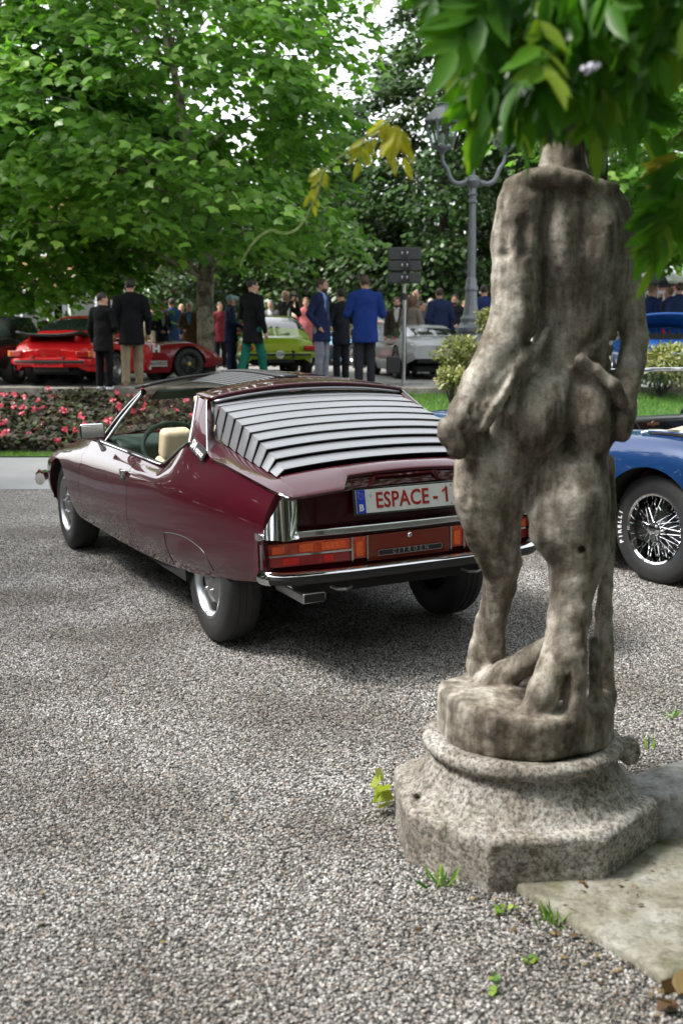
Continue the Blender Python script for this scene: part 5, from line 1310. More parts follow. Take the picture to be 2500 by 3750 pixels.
    # wire wheels with knock-off spinners
    for x in (0, 2.34):
        for sd in (1, -1):
            wr = empty('wire_wheel', (x, sd*fy-sd*.085, .33)); wr.parent = root
            wr.rotation_euler = (0, 0, 0 if sd > 0 else math.pi)
            t = wheel_mesh_parts(.335, .175, .205); t.build('tyre', RUBBER, wr)
            r = MB(); r.lathe([(.198,.055),(.2,.078),(.212,.086),(.214,.078),(.206,.06),(.203,-.07)], 48, axis='y'); r.build('rim', CHROME, wr)
            sp = MB(); n = 64
            for k in range(n):
                a = 2*math.pi*k/n; b_ = a+(.42 if k % 2 else -.42)
                y0, y1 = ((.05, .075) if k % 4 < 2 else (-.045, -.01))
                sp.tube([(.197*math.cos(a), y0*.4 if k % 4 < 2 else -.02, .197*math.sin(a)), (.045*math.cos(b_), y1, .045*math.sin(b_))], .0027, 4, caps=False)
            o = sp.build('spokes', CHROME, wr); o['kind'] = 'stuff'
            hb = MB(); hb.lathe([(.05,-.06),(.05,.06),(.042,.085),(.036,.092),(.030,.105),(.012,.11),(0,.11)], 20, axis='y'); hb.build('hub', CHROME, wr)
            for k in range(2):
                a = R(250)+k*math.pi*.72; e = MB(); dd = Vector((math.cos(a), 0, math.sin(a))); n_ = Vector((-math.sin(a), 0, math.cos(a))); o3 = Vector((0,.098,0))
                e.prism([o3+dd*.025+n_*.022, o3+dd*.075+n_*.016, o3+dd*.085-n_*.004, o3+dd*.025-n_*.022], (0,.010,0)); e.build('spinner_ear', CHROME, wr, bevel=.003)
            br = MB(); br.lathe([(.15,-.05),(.15,-.03),(0,-.03)], 24, axis='y'); br.build('brake_drum', BLACK, wr)
            # tyre lettering
            for k, ch in enumerate('PIRELLI'):
                a = R(-24)+R(6.4)*k
                lt = text_mesh(ch, .040, .0008, font_w=.001); o = link('lettering', lt, wr, WHITE)
                rr = .272; yy = .0885
                o.matrix_local = Matrix(((-math.sin(a), math.cos(a), 0, rr*math.cos(a)), (0, 0, 1, yy), (math.cos(a), math.sin(a), 0, rr*math.sin(a)), (0, 0, 0, 1)))
    return root
ROADSTER = roadster()
# ================================================================ people
SKIN = plain('skin', (.50,.27,.19), .5, var=.06, scale=9); EYE = plain('eye', (.02,.015,.012), .2)
_cl = {}
def cloth(col, rough=.85):
    k = tuple(col)
    if k not in _cl: _cl[k] = plain('cloth', col, rough, var=.14, scale=7, bump=.25, bscale=90, spec=.2)
    return _cl[k]
def person(tx, yh, feet=None, Y=None, rz=0, label='', top=(.006,.006,.007), legs=(.006,.006,.007), shoes=(.02,.015,.012), hair=(.02,.014,.01), hairstyle='short', arms='down', arms2=None,
           shirt=None, tie=None, beard=None, step=0.0, sit=False, hem=.71, bulk=1.0, cap=None, camera=False, turn=0, vox=.016, coat='jacket', lower=0):
    """standing figure whose head top is at (tx, yh) of the photograph; rz=0 looks away from the camera"""
    Y = Y if Y is not None else .962*FPX/((feet-759)*1.59439)
    hz = at(tx, yh, Y).z; h = hz-TZ-lower
    if sit: h = h+.50
    k = h/1.78
    root = empty('person', (at(tx, 759, Y).x, Y, TZ+lower), rz, label, 'person'); root.scale = (k, k, k)
    q = np.random.default_rng(int(tx*7+yh))
    dz = -.50 if sit else 0
    hip = {s: np.array([s*.09, 0, .93+dz]) for s in (1, -1)}
    kn, an = {}, {}
    for s in (1, -1):
        st = step*s
        if sit: kn[s] = np.array([s*.12, .42, .47]); an[s] = np.array([s*.12, .40, .09])
        else: kn[s] = np.array([s*.10, st*.5+.015, .50]); an[s] = np.array([s*.105, st-(.04 if st < 0 else 0), .085+(.03 if st < 0 else 0)])
    sh = {s: np.array([s*.185*bulk, -.01, 1.44+dz]) for s in (1, -1)}
    el, wr = {}, {}
    for s, a in ((1, arms), (-1, arms2 or arms)):
        o = sh[s]
        E_, Wr = {'down': ((s*.07,-.03,-.29),(s*.075,.05,-.55)), 'pocket': ((s*.11,-.08,-.27),(s*.02,.07,-.48)), 'chest': ((s*.08,.02,-.28),(-s*.06,.22,-.20)),
                  'camera': ((s*.10,.17,-.17),(-s*.09,.27,.12)), 'face': ((s*.09,.12,-.22),(-s*.08,.16,.12)), 'cross': ((s*.08,.04,-.28),(-s*.16,.17,-.24)), 'belly': ((s*.09,.0,-.28),(-s*.08,.20,-.36))}[a]
        el[s] = o+np.array(E_); wr[s] = o+np.array(Wr)
    H = np.array([0, .02, 1.665+dz])
    ct, sn = math.cos(turn), math.sin(turn)
    def hd(p): x, y, z = p; return np.array([x*ct-y*sn, .02+x*sn+y*ct, z+H[2]])
    lo, hi = np.array([-.42,-.30,-.01]), np.array([.42,.62 if (sit or arms in ('camera','chest','face')) else .45,1.84+dz])
    # body: one continuous skin surface
    g = SDF(lo, hi, vox)
    g.ell(hd((0,-.008,.015)), (.074,.092,.104), (0,0,turn), k=.02); g.ell(hd((0,.022,-.05)), (.056,.066,.066), (0,0,turn), k=.03)
    g.ell(hd((0,.092,-.018)), (.012,.02,.022), (0,0,turn), k=.012); g.ell(hd((0,.07,-.105)), (.026,.026,.02), (0,0,turn), k=.02)
    for s in (1, -1): g.ell(hd((s*.075,-.01,-.01)), (.012,.02,.03), (0,0,turn), k=.008)
    g.cap((0,0,1.42+dz), H+np.array([0,-.02,-.09]), .062, .054, k=.03)
    g.cap((0,0,1.36+dz), (0,0,1.0+dz), .14, .13, k=.05, sy=.65)
    for s in (1, -1):
        g.cap(hip[s], kn[s], .075, .052, k=.03); g.cap(kn[s], an[s], .05, .036, k=.02)
        g.cap(sh[s], el[s], .045, .038, k=.03); g.cap(el[s], wr[s], .036, .026, k=.02)
        d = unit(wr[s]-el[s]); pm_ = wr[s]+d*.05; side = unit(np.cross(d, [0,1,0])+1e-6)
        g.cap(wr[s], pm_, .03, .034, k=.015)
        for f_ in range(4):
            b0 = pm_+side*(f_-1.5)*.017+d*.015; g.cap(b0, b0+d*(.055-.006*abs(f_-1.4))+np.array([0,.012,0]), .0095, .008, k=.006)
        g.cap(pm_-side*.02, pm_-side*.045+d*.035, .011, .009, k=.008)
    link('body', g.mesh('body'), root, SKIN)
    # trousers
    g = SDF(lo, (hi[0], hi[1], 1.12+dz), vox)
    g.cap((0,0,.98+dz), (0,-.005,.90+dz), .145*bulk, .158*bulk, k=.05, sy=.62)
    for s in (1, -1):
        g.cap(hip[s], kn[s], .090*bulk, .076, k=.04); g.cap(kn[s], an[s]+np.array([0,-.005,0]), .076, .068, k=.03)
    g.box((0,0,-.42), (.6,.9,.475), rnd=.001, k=.01, neg=True)
    X, Yg, Z = g.ax[0][:, None, None], g.ax[1][None, :, None], g.ax[2][None, None, :]
    g.v = g.v+wob(X, Yg, Z, .004, 26, int(tx)).astype(np.float32)*(g.v < .05)
    link('trousers', g.mesh('trousers'), root, cloth(legs))
    # jacket
    g = SDF((-.45,-.32,.66+dz), (.45,hi[1],1.56+dz), vox)
    B = bulk
    g.cap((0,-.005,1.37+dz), (0,0,1.10+dz), .185*B, .165*B, k=.05, sy=.64); g.cap((0,0,1.10+dz), (0,0,hem-.05+dz), .168*B, .198*B, k=.05, sy=.80)
    if not sit: g.box((0,0,hem+dz-.5), (.55,.6,.5), rnd=.001, k=.008, neg=True)
    g.cap(sh[1]*[.8,1,1], sh[-1]*[.8,1,1], .068, .068, k=.05); g.cap((0,-.015,1.45+dz), (0,-.02,1.50+dz), .085, .066, k=.04)
    for s in (1, -1): g.chain([sh[s], el[s], el[s]*.06+wr[s]*.94], [.070*B, .057*B, .046], k=.025)
    if shirt is not None: g.cap((0,.16,1.02+dz), (0,.105,1.47+dz), .03, .062, k=.012, neg=True)
    X, Yg, Z = g.ax[0][:, None, None], g.ax[1][None, :, None], g.ax[2][None, None, :]
    g.v = g.v+(wob(X, Yg, Z, .0045, 24, int(tx)+3)+wob(X, Yg, Z, .003, 52, int(tx)+4)).astype(np.float32)*(g.v < .05)
    link(coat, g.mesh(coat), root, cloth(top))
    if shirt is not None:
        g = SDF((-.2,-.15,.9+dz), (.2,.25,1.58+dz), vox*.8)
        g.cap((0,.005,1.38+dz), (0,.01,1.0+dz), .155*B, .14*B, k=.05, sy=.62); g.cap((0,-.005,1.45+dz), (0,.0,1.525+dz), .072, .066, k=.02)
        link('shirt', g.mesh('shirt'), root, cloth(shirt))
        if tie: m = MB(); m.prism([(-.022,.118,1.47+dz),(.022,.118,1.47+dz),(.034,.128,1.10+dz),(0,.13,1.04+dz),(-.034,.128,1.10+dz)], (0,.008,0)); m.build('tie', cloth(tie), root)
    # hair, cap, beard, shoes, eyes
    if hairstyle != 'bald' or cap:
        g = SDF(H-np.array([.18,.20,.34]), H+np.array([.18,.20,.16]), .011)
        big = 1.0 if hairstyle == 'short' else 1.18
        g.ell(hd((0,-.018,.03)), (.082*big,.096*big,.098*big), (0,0,turn), k=.02)
        if hairstyle == 'long': g.cap(hd((0,-.055,.0)), hd((0,-.06,-.22)), .085, .06, k=.03, sy=.7); [g.cap(hd((s*.07,-.01,.02)), hd((s*.075,0,-.16)), .04, .03, k=.03) for s in (1, -1)]
        if hairstyle == 'curly': [g.ell(hd(tuple(v)), (.045,.045,.045), k=.02) for v in q.normal(0, 1, (26, 3))*[.07,.06,.07]+[0,-.03,.0]]
        g.ell(hd((0,.085,-.035)), (.066,.07,.10), (0,0,turn), k=.015, neg=True)
        X, Yg, Z = g.ax[0][:, None, None], g.ax[1][None, :, None], g.ax[2][None, None, :]
        g.v = g.v+wob(X, Yg, Z, .003, 120, 9).astype(np.float32)
        if cap: g.cap(hd((0,.06,.055)), hd((0,.14,.045)), .055, .045, k=.01, sy=1)
        link('cap' if cap else 'hair', g.mesh('hair'), root, cloth(cap) if cap else plain('hair', hair, .6, var=.3, scale=60))
    if beard:
        g = SDF(H-np.array([.14,.16,.2]), H+np.array([.14,.2,.1]), .011); g.ell(hd((0,.032,-.075)), (.062,.068,.058), (0,0,turn), k=.02); g.ell(hd((0,.075,-.02)), (.075,.05,.045), (0,0,turn), k=.01, neg=True)
        link('beard', g.mesh('beard'), root, plain('beard', beard, .7, var=.3, scale=60))
    for s in (1, -1):
        m = MB(); m.lathe([(0,-.006),(.008,-.004),(.010,.004),(0,.008)], 8, c=tuple(hd((s*.03,.083,.008))), axis='y'); m.build('eye', EYE, root)
        a = an[s]; g = SDF(a+np.array([-.09,-.13,-.1]), a+np.array([.09,.24,.09]), .013)
        g.cap(a+np.array([0,-.03,-.045]), a+np.array([s*.015,.14,-.055]), .042, .036, k=.02); g.cap(a+np.array([0,-.01,.0]), a+np.array([0,0,-.04]), .046, .046, k=.02)
        g.box(a+np.array([0,0,-.185]), (.2,.4,.1), rnd=.001, k=.006, neg=True)
        link('shoe', g.mesh('shoe'), root, cloth(shoes, .5))
    if camera:
        c = empty('camera_body', tuple(H+np.array([0,.19,.0]))); c.parent = root
        m = MB(); m.box((0,0,0), (.13,.07,.095)); m.lathe([(.038,.03),(.038,.12),(.03,.125),(0,.115)], 16, axis='y'); m.build('camera_case', BLACK, c, bevel=.008)
    return root
NV = (.012,.02,.065)
person(237,672,893, rz=R(-25), label='man all in black with white sneakers beside the red sports car', shoes=(.7,.71,.74), top=(.003,.003,.0035), legs=(.003,.003,.0035), turn=R(-40), bulk=1.05, arms='belly', arms2='down')
person(302,640,888, rz=R(8), label='tall man in a black blazer and khaki trousers with his back turned', legs=(.22,.175,.115), shoes=(.30,.2,.12), top=(.004,.004,.005), bulk=1.12, step=.10, hair=(.012,.009,.007))
person(66,742,Y=26, rz=R(160), sit=True, label='seated person in dark blue behind the black coupe at the left', top=(.015,.03,.08), hair=(.12,.11,.10))
person(104,744,Y=26, rz=R(200), sit=True, label='seated woman in pale blue behind the red sports car', top=(.25,.38,.55), hair=(.16,.05,.02), hairstyle='curly')
person(372,700,Y=27, rz=R(215), label='woman with curly red hair in a dark jacket near the plane tree', hair=(.30,.07,.02), hairstyle='curly', top=(.015,.015,.025), shirt=(.3,.28,.28), arms='belly')
person(396,686,Y=29, rz=R(30), label='man in a navy jacket behind the red-haired woman', top=(.02,.05,.14), hair=(.03,.018,.01))
person(437,694,Y=26.5, rz=R(172), label='grey-haired man in a brown jacket and blue shirt beside the plane trunk', top=(.10,.055,.03), shirt=(.10,.25,.50), hair=(.50,.48,.46), arms='belly', arms2='down', legs=(.03,.03,.04))
person(418,698,Y=30.5, rz=R(190), label='man whose head shows behind the grey-haired man', top=(.06,.05,.04), hairstyle='bald')
person(352,708,Y=30, rz=R(185), label='person in a beige coat partly hidden by the tall man in khaki trousers', top=(.30,.26,.19), hair=(.25,.2,.15))
person(530,678,855, rz=R(-70), label='man in a pale blue cap and navy jacket left of the man in green trousers', top=(.02,.03,.08), legs=(.012,.022,.07), cap=(.35,.45,.55), arms='belly')
person(580,640,Y=20.4, rz=R(-40), label='man in a black blazer and bright green trousers walking', top=(.004,.0045,.0055), legs=(.008,.11,.075), step=.20, shirt=(.6,.6,.6), turn=R(-35), shoes=(.06,.03,.015), arms='down', arms2='chest')
person(655,668,Y=27, rz=R(235), label='bald photographer holding a camera to his face above the green car', top=(.02,.018,.018), hairstyle='bald', arms='camera', camera=True, shirt=(.55,.52,.48))
person(703,684,Y=29, rz=R(180), label='person in pink behind the bearded man in navy', top=(.50,.14,.16), hair=(.12,.06,.03))
person(738,640,876, rz=R(-118), label='bearded man in a navy suit jacket and grey trousers', top=NV, legs=(.20,.21,.25), shirt=(.25,.38,.65), tie=(.04,.06,.12), beard=(.045,.025,.012), hair=(.05,.03,.018), arms='pocket', shoes=(.05,.03,.02), turn=R(10))
person(783,664,872, rz=R(35), label='man in a dark suit between the bearded man and the man in bright blue', top=(.010,.013,.018), legs=(.010,.012,.016), hair=(.015,.01,.008), arms='chest')
person(838,633,882, rz=R(12), label='broad man in a bright blue blazer seen from behind', top=(.008,.028,.15), legs=(.018,.02,.026), bulk=1.16, hair=(.05,.03,.02), shoes=(.10,.045,.02), arms='chest', hem=.70)
person(826,678,Y=30, rz=R(170), label='grey-haired person showing just left of the bright blue blazer', top=(.3,.27,.2), hair=(.45,.44,.42))
person(911,683,Y=25.5, rz=R(170), label='man in a brown tweed jacket and pale trousers near the loudspeaker pole', top=(.045,.035,.028), shirt=(.55,.53,.5), legs=(.34,.30,.24), beard=(.06,.035,.02), hair=(.05,.03,.02))
person(944,681,Y=24.6, rz=R(-35), label='woman with long brown hair in a taupe coat by the silver coupe', top=(.17,.135,.115), hair=(.10,.045,.02), hairstyle='long', arms='chest', legs=(.15,.12,.10), hem=.62)
person(954,667,Y=28, rz=R(150), label='balding man with a hand to his face behind the woman in taupe', top=(.14,.11,.09), hairstyle='bald', arms='face', arms2='down')
person(968,692,Y=27, rz=R(215), label='dark-haired man stooping behind the silver coupe', top=(.09,.09,.10), hair=(.02,.014,.01), arms='belly')
person(1008,662,Y=25.8, rz=R(15), label='man in a navy suit with a white collar behind the silver coupe', top=(.014,.024,.07), hair=(.03,.018,.01), shirt=(.6,.65,.75), bulk=1.08)
person(1043,677,Y=27, rz=R(165), label='bearded man in dark clothes beside the lamp post', top=(.012,.013,.02), beard=(.02,.012,.008), hair=(.02,.012,.008), arms='belly')
person(1066,690,Y=29, rz=R(190), label='person in a beige coat behind the lamp post', top=(.42,.34,.24), hair=(.15,.08,.04))
person(1110,654,Y=24.4, rz=R(5), label='man in a navy suit at the statue’s left shoulder', top=(.012,.024,.085), hair=(.015,.01,.008), shirt=(.5,.55,.65), bulk=1.05)
person(1468,656,Y=28, rz=R(20), label='grey-haired man in blue behind the blue coupe', top=(.015,.05,.22), hair=(.42,.43,.44))
person(1492,655,Y=26.5, rz=R(-60), label='man with light brown hair in a navy jacket at the right', top=(.012,.025,.09), hair=(.22,.13,.07))
person(1533,660,Y=29, rz=R(40), label='person raising a hand behind the man at the right edge', top=(.02,.03,.05), hair=(.2,.12,.08), arms='face')
person(1556,650,Y=25.5, rz=R(10), label='man in a dark blue jacket at the right edge of the picture', top=(.010,.02,.06), hair=(.04,.022,.012), bulk=1.1)
person(622,690,Y=31, rz=R(165), label='man in a grey jacket standing behind the green coupe, left of the photographer', top=(.12,.12,.13), shirt=(.5,.5,.5), hair=(.2,.19,.18), arms='belly')
person(682,694,Y=32, rz=R(150), label='woman in a cream jacket behind the green coupe, right of the photographer', top=(.42,.38,.30), hair=(.12,.06,.03), hairstyle='long', arms='belly')
person(506,694,Y=30, rz=R(200), label='person in dark red right behind the plane tree trunk', top=(.16,.02,.03), hair=(.04,.025,.015))
person(868,690,Y=30, rz=R(185), label='man in a pale shirt right of the bright blue blazer', top=(.38,.42,.48), hair=(.05,.03,.02), arms='cross')
person(988,686,Y=29.5, rz=R(170), label='man in a light grey suit behind the stooping man', top=(.24,.24,.25), shirt=(.55,.6,.68), hair=(.3,.29,.28))
person(326,700,Y=31, rz=R(200), label='person in dark green just right of the tall man in khaki trousers', top=(.03,.07,.04), hair=(.05,.03,.02))
# ================================================================ lamp post, loudspeakers, buildings, parasols, shrubs
IRON = plain('grey_cast_iron', (.14,.15,.165), .45, metal=.4, var=.1, bump=.1, bscale=60); LGLASS = glassy('lantern_glass', (.62,.68,.66), mixmin=.22, rough=.1)
def lamp_post():
    Y = 22.6; b = at(1080, 759, Y)
    root = empty('street_lamp', (b.x, Y, TZ), 0, 'grey cast-iron street lamp with two lanterns', 'lamp')
    zz = lambda ty: at(1077, ty, Y).z-TZ
    m = MB(); m.lathe([(.30,0),(.30,.18),(.27,.22),(.25,.9),(.30,.95),(.31,1.02),(.24,1.06),(.20,1.12),(.21,1.20),(.16,1.26),(.125,1.5),(.115,1.72),(.135,1.75),(.135,1.80),(.105,1.86),(.11,1.92),(.08,2.0)], 10)
    m.build('base', IRON, root, sharp=30)
    t = zz(425)
    m = MB(); m.lathe([(.082,1.95),(.078,2.6),(.066,t-.5),(.064,t-.35),(.095,t-.33),(.095,t-.29),(.07,t-.27),(.07,t-.2),(.10,t-.18),(.07,t-.14),(.065,t-.06),(.12,t-.02),(.15,t+.07),(.12,t+.15),(.04,t+.19),(.03,t+.28),(0,t+.3)], 16); m.build('post', IRON, root)
    for s in (1, -1):
        la = empty('lantern', (s*.60, -.0, zz(352))); la.parent = root
        a = MB(); p = spline([(s*.10,0,t+.06),(s*.28,0,t+.02),(s*.42,0,t+.10),(s*.50,0,t+.30),(s*.58,0,t+.42),(s*.60,0,zz(352))], 18); a.tube([tuple(q) for q in p], [.055-.0016*i for i in range(18)], 8); a.build('arm', IRON, root)
        h = .58; w0, w1 = .145, .235
        f = MB(); f.lathe([(.03,-.02),(.05,.0),(.10,.05),(.15,.07),(w0*1.2,.10),(w0*1.2,.13),(.02,.135)], 12); f.build('lantern_base', IRON, la)
        for k in range(4):
            g = MB(); a0 = R(45+90*k+20); a1 = R(135+90*k+20); e = 1.41
            P = [(w0*e*math.cos(a0), w0*e*math.sin(a0), .13), (w0*e*math.cos(a1), w0*e*math.sin(a1), .13), (w1*e*math.cos(a1), w1*e*math.sin(a1), h), (w1*e*math.cos(a0), w1*e*math.sin(a0), h)]
            g.poly(P); g.build('pane', LGLASS, la)
            g = MB(); g.tube([P[0], P[3]], .026, 6); g.tube([P[3], P[2]], .032, 6); g.build('glazing_bar', IRON, la)
        r = MB(); r.lathe([(w1*1.5,h),(w1*1.52,h+.03),(w1*1.3,h+.10),(w1*.9,h+.20),(w1*.55,h+.26),(w1*.5,h+.30),(w1*.6,h+.33),(w1*.3,h+.39),(.02,h+.42),(.02,h+.47),(0,h+.48)], 4); r.build('lantern_roof', IRON, la, sharp=20)
        bl = MB(); bl.lathe([(.03,.14),(.035,.22),(.05,.28),(.035,.36),(0,.38)], 10); bl.build('bulb', plain('frosted_bulb', (.7,.7,.66), .4), la)
lamp_post()
def speaker_stand():
    p = at(926, 884, z=TZ); Y = p.y
    root = empty('loudspeaker_stand', (p.x, Y, TZ), 0, 'three black loudspeaker boxes on a tall steel pole', 'loudspeaker')
    top = at(926, 570, Y).z-TZ
    m = MB(); m.tube([(0,0,.02),(0,0,1.6)], .032, 12); m.tube([(0,0,1.55),(0,0,top-.1)], .024, 12); m.build('pole', STEEL, root)
    m = MB(); m.lathe([(.05,1.5),(.05,1.62)], 12); m.box((.05,0,1.56), (.05,.02,.03)); m.build('pole_clamp', BLACK, root)
    for k in range(3):
        a = R(20+120*k); f = MB(); f.box((.20*math.cos(a), .20*math.sin(a), .02), (.42,.06,.012), rot=(0,0,a)); f.build('foot', STEEL, root)
    k_ = pxm(Y)
    for i, (ya, yb) in enumerate(((570,597),(600,622),(628,650))):
        zc = at(926, (ya+yb)/2, Y).z-TZ; hh = (yb-ya)*k_
        b = empty('loudspeaker_box', (-.005, 0, zc)); b.parent = root
        m = MB(); m.box((0,0,0), (.58,.26,hh)); m.build('cabinet', plain('black_cabinet', (.025,.026,.028), .55), b, bevel=.012)
        m = MB(); m.box((0,-.135,.0), (.13,.02,hh*.6)); m.build('connector_plate', BLACK, b)
        for sx in (-.045, .045):
            m = MB(); m.tube([(sx,-.15,-.02),(sx,-.165,0),(sx,-.15,.03)], .012, 6); m.build('connector', STEEL, b)
    c = MB(); L = spline([(.03,-.16,top-.15),(.10,-.17,top-.32),(.04,-.16,top-.45),(.16,-.1,top-.75),(.22,-.05,top-.95),(.05,-.05,1.3),(.04,-.04,.3)], 26); c.tube([tuple(q) for q in L], .009, 5); c.build('cable', BLACK, root)
    w = MB(); w.box((-.19,0,.36), (.24,.14,.30)); tag(w.build('counterweight', BLACK, root, bevel=.02), None)
    cw = at(950, 884, z=TZ)
speaker_stand()
OCHRE = plain('ochre_render', (.48,.28,.12), .9, var=.1, scale=2); CREAMW = plain('cream_render', (.55,.50,.42), .9, var=.06, scale=2); SHUT = plain('grey_shutter', (.16,.17,.18), .7); ROOFT = plain('roof_tile', (.20,.085,.05), .9, var=.2, scale=8)
def villa(name, label, x0, x1, Y, z1, mat, cols, rows, floor):
    root = empty(name, ((x0+x1)/2, Y, TZ), 0, label, 'building'); w = x1-x0
    m = MB(); m.box((0, 4, z1/2), (w, 8, z1)); m.build('wall', mat, root)
    r = MB(); e = .5; r.add([(-w/2-e,-e,z1),(w/2+e,-e,z1),(w/2+e,8+e,z1),(-w/2-e,8+e,z1),(-w/2+2,4,z1+1.8),(w/2-2,4,z1+1.8)], [(0,1,5,4),(1,2,5),(2,3,4,5),(3,0,4),(3,2,1,0)]); r.build('roof', ROOFT, root, smooth=False)
    c = MB(); c.box((0,-.06,floor), (w+.1,.12,.25)); c.build('string_course', CREAMW, root)
    for j in range(rows):
        for i in range(cols):
            x = -w/2+w*(i+.5)/cols; z = 1.7+j*floor
            f = MB(); f.box((x,-.03,z), (1.15,.06,1.85)); f = f.build('window', WHITE, root)
            g = MB(); g.box((x,-.055,z), (.95,.03,1.65)); g.build('pane', DARKGLASS, f)
            for s in (1, -1): g = MB(); g.box((x+s*.86,-.05,z), (.52,.05,1.75)); g.build('shutter', SHUT, f)
    return root
villa('villa', 'ochre villa glimpsed between the trees at the left', -17, -7.4, 46, 6.4, OCHRE, 5, 2, 3.1)
villa('villa', 'cream house glimpsed behind the trees above the green car', -5.5, 2.0, 58, 7.0, CREAMW, 4, 2, 3.2)
villa('villa', 'brown-red house behind the parasol at the right edge', 11.0, 20, 47, 4.2, plain('brick_red_render', (.16,.06,.04), .9), 4, 1, 3.0)
def parasol(label, x, Y, zt, r, cols):
    root = empty('parasol', (x, Y, TZ), 0, label, 'parasol'); z = zt-TZ
    m = MB(); m.tube([(0,0,0),(0,0,z)], .03, 8); m.build('pole', STEEL, root)
    m = MB(); m.lathe([(.3,0),(.3,.06),(.05,.1)], 16); m.build('foot', IRON, root)
    for k in range(8):
        a0, a1 = 2*math.pi*k/8, 2*math.pi*(k+1)/8; G = []
        for t in np.linspace(0, 1, 6):
            rr = r*t; G.append([(rr*math.cos(a), rr*math.sin(a), z-.42*t**1.4+.03*math.cos((a-a0)/(a1-a0)*2*math.pi)*t) for a in np.linspace(a0, a1, 5)])
        MB().grid(G).build('canopy_panel', cols[k % len(cols)], root, solid=.006)
WB = [plain('white_canvas', (.72,.73,.75), .8), plain('navy_canvas', (.03,.035,.05), .8)]
pp_ = at(1510, 618, 30); parasol('white and dark panelled parasol at the right above the crowd', pp_.x, 30, pp_.z, 1.0, WB)
pp_ = at(1556, 606, 31); parasol('second parasol cut by the right edge of the picture', pp_.x, 31, pp_.z, 1.1, WB[:1])
SHRUB_LEAF = leaf_material('variegated_leaf', [(0,(.05,.075,.018)),(.4,(.16,.18,.05)),(.75,(.34,.33,.13)),(1,(.50,.46,.26))], .3)
def shrub(tx, ty, Y, r, n, label, seed, zb):
    c = at(tx, ty, Y); q = np.random.default_rng(seed); root = empty('shrub', (c.x, Y, zb), 0, label, 'shrub')
    h = c.z-zb
    v = unit(q.normal(size=(n, 3)))*(q.random(n)**.45)[:, None]*np.array([r[0], r[0], r[1]]); v *= (1+.25*np.sin(4*v[:, 0:1]/r[0]+seed)*np.cos(5*v[:, 2:3]/r[1]))
    P = v+np.array([0,0,h]); D = unit(v)+q.normal(0, .6, (n, 3)); Nn = np.stack([q.normal(0,.5,n), q.normal(-.3,.5,n), np.ones(n)], 1)
    o = link('crown', leaves_mesh('crown', P, D, Nn, q.uniform(.06, .11, n), np.clip(q.normal(.5, .28, n), 0, 1), LEAF_OVAL, LEAF_OVAL_F), root, SHRUB_LEAF); o['kind'] = 'stuff'
    st = MB()
    for k in range(7): e = v[q.integers(n)]+np.array([0,0,h]); st.tube([(0,0,-.05), tuple(e*[.5,.5,.55]), tuple(e)], [.022,.014,.006], 5)
    st.build('stem', DARK_BARK, root)
zl = TZ-.08
shrub(1066, 815, 18.3, (.46,.30), 1500, 'variegated yellow-green shrub at the foot of the street lamp, right of the silver coupe', 31, zl)
shrub(1040, 868, 17.6, (.26,.16), 700, 'small pale shrub below the larger one on the lawn', 32, .5)
shrub(1118, 735, 18.8, (.20,.20), 500, 'tall thin variegated shrub against the statue’s elbow', 33, zl)
shrub(1515, 838, 18.4, (.62,.36), 2600, 'pale variegated shrub in front of the blue coupe with open lid', 34, zl)
# ================================================================ stone slab, garden kerb, weeds beside the pedestal
SLAB = stone_material('slab_stone', (.33,.325,.29), (.12,.115,.08), (.23,.22,.17), moss=.55, shift=.03)
MARBLE = stone_material('grey_marble', (.46,.46,.465), (.08,.08,.075), (.28,.28,.275), moss=.5, shift=.02)
def rough_block(name, outline, z0, z1, mat, parent, label=None, cat=None, rnd=.015, vox=.014, amp=.003):
    P = np.array(outline); lo = (P[:, 0].min()-.05, P[:, 1].min()-.05, z0-.03); hi = (P[:, 0].max()+.05, P[:, 1].max()+.05, z1+.05)
    g = SDF(lo, hi, vox); cen = P.mean(0)
    def f(X, Y, Z):
        d = -9
        for i in range(len(P)):
            a, b = P[i], P[(i+1) % len(P)]; n = np.array([b[1]-a[1], a[0]-b[0]]); n = n/np.linalg.norm(n)
            if n.dot(cen-a) > 0: n = -n
            d = np.maximum(d, (X-a[0])*n[0]+(Y-a[1])*n[1])
        q1, q2 = d+rnd, np.abs(Z-(z0+z1)/2)-(z1-z0)/2+rnd
        return np.sqrt(np.maximum(q1, 0)**2+np.maximum(q2, 0)**2)+np.minimum(np.maximum(q1, q2), 0)-rnd+wob(X, Y, Z, amp, 18, 4)+wob(X, Y, Z, amp*.6, 60, 6)
    g.field(f, k=.001)
    o = link(name, g.mesh(name), parent, mat)
    return tag(o, label, cat)
G2 = lambda tx, ty: at(tx, ty, z=0.0)[:2]
rough_block('stone_slab', [G2(1178,2048), G2(1528,2268), G2(1760,2190), G2(1690,1990), G2(1420,1935), G2(1300,1960)], -.03, .03, SLAB, None, 'flat mossy stone slab running out from under the pedestal', 'slab')
rough_block('stone_slab', [G2(1440,1985), G2(1700,2030), G2(1720,1900), G2(1500,1880)], -.03, .018, stone_material('earth_slab', (.26,.235,.19), (.08,.07,.05), (.19,.165,.125), moss=.6), None, 'cracked brown slab between the pedestal and the garden kerb', 'slab')
G3 = lambda tx, ty: at(tx, ty, z=.17)[:2]
rough_block('garden_kerb', [G3(1400,1790), G3(1408,1822), G3(1480,1832), G3(1760,1800), G3(1760,1672)], -.03, .17, MARBLE, None, 'pale grey stone kerb with mossy patches at the right edge', 'kerb', rnd=.03)  # moss patches scattered over the whole stone
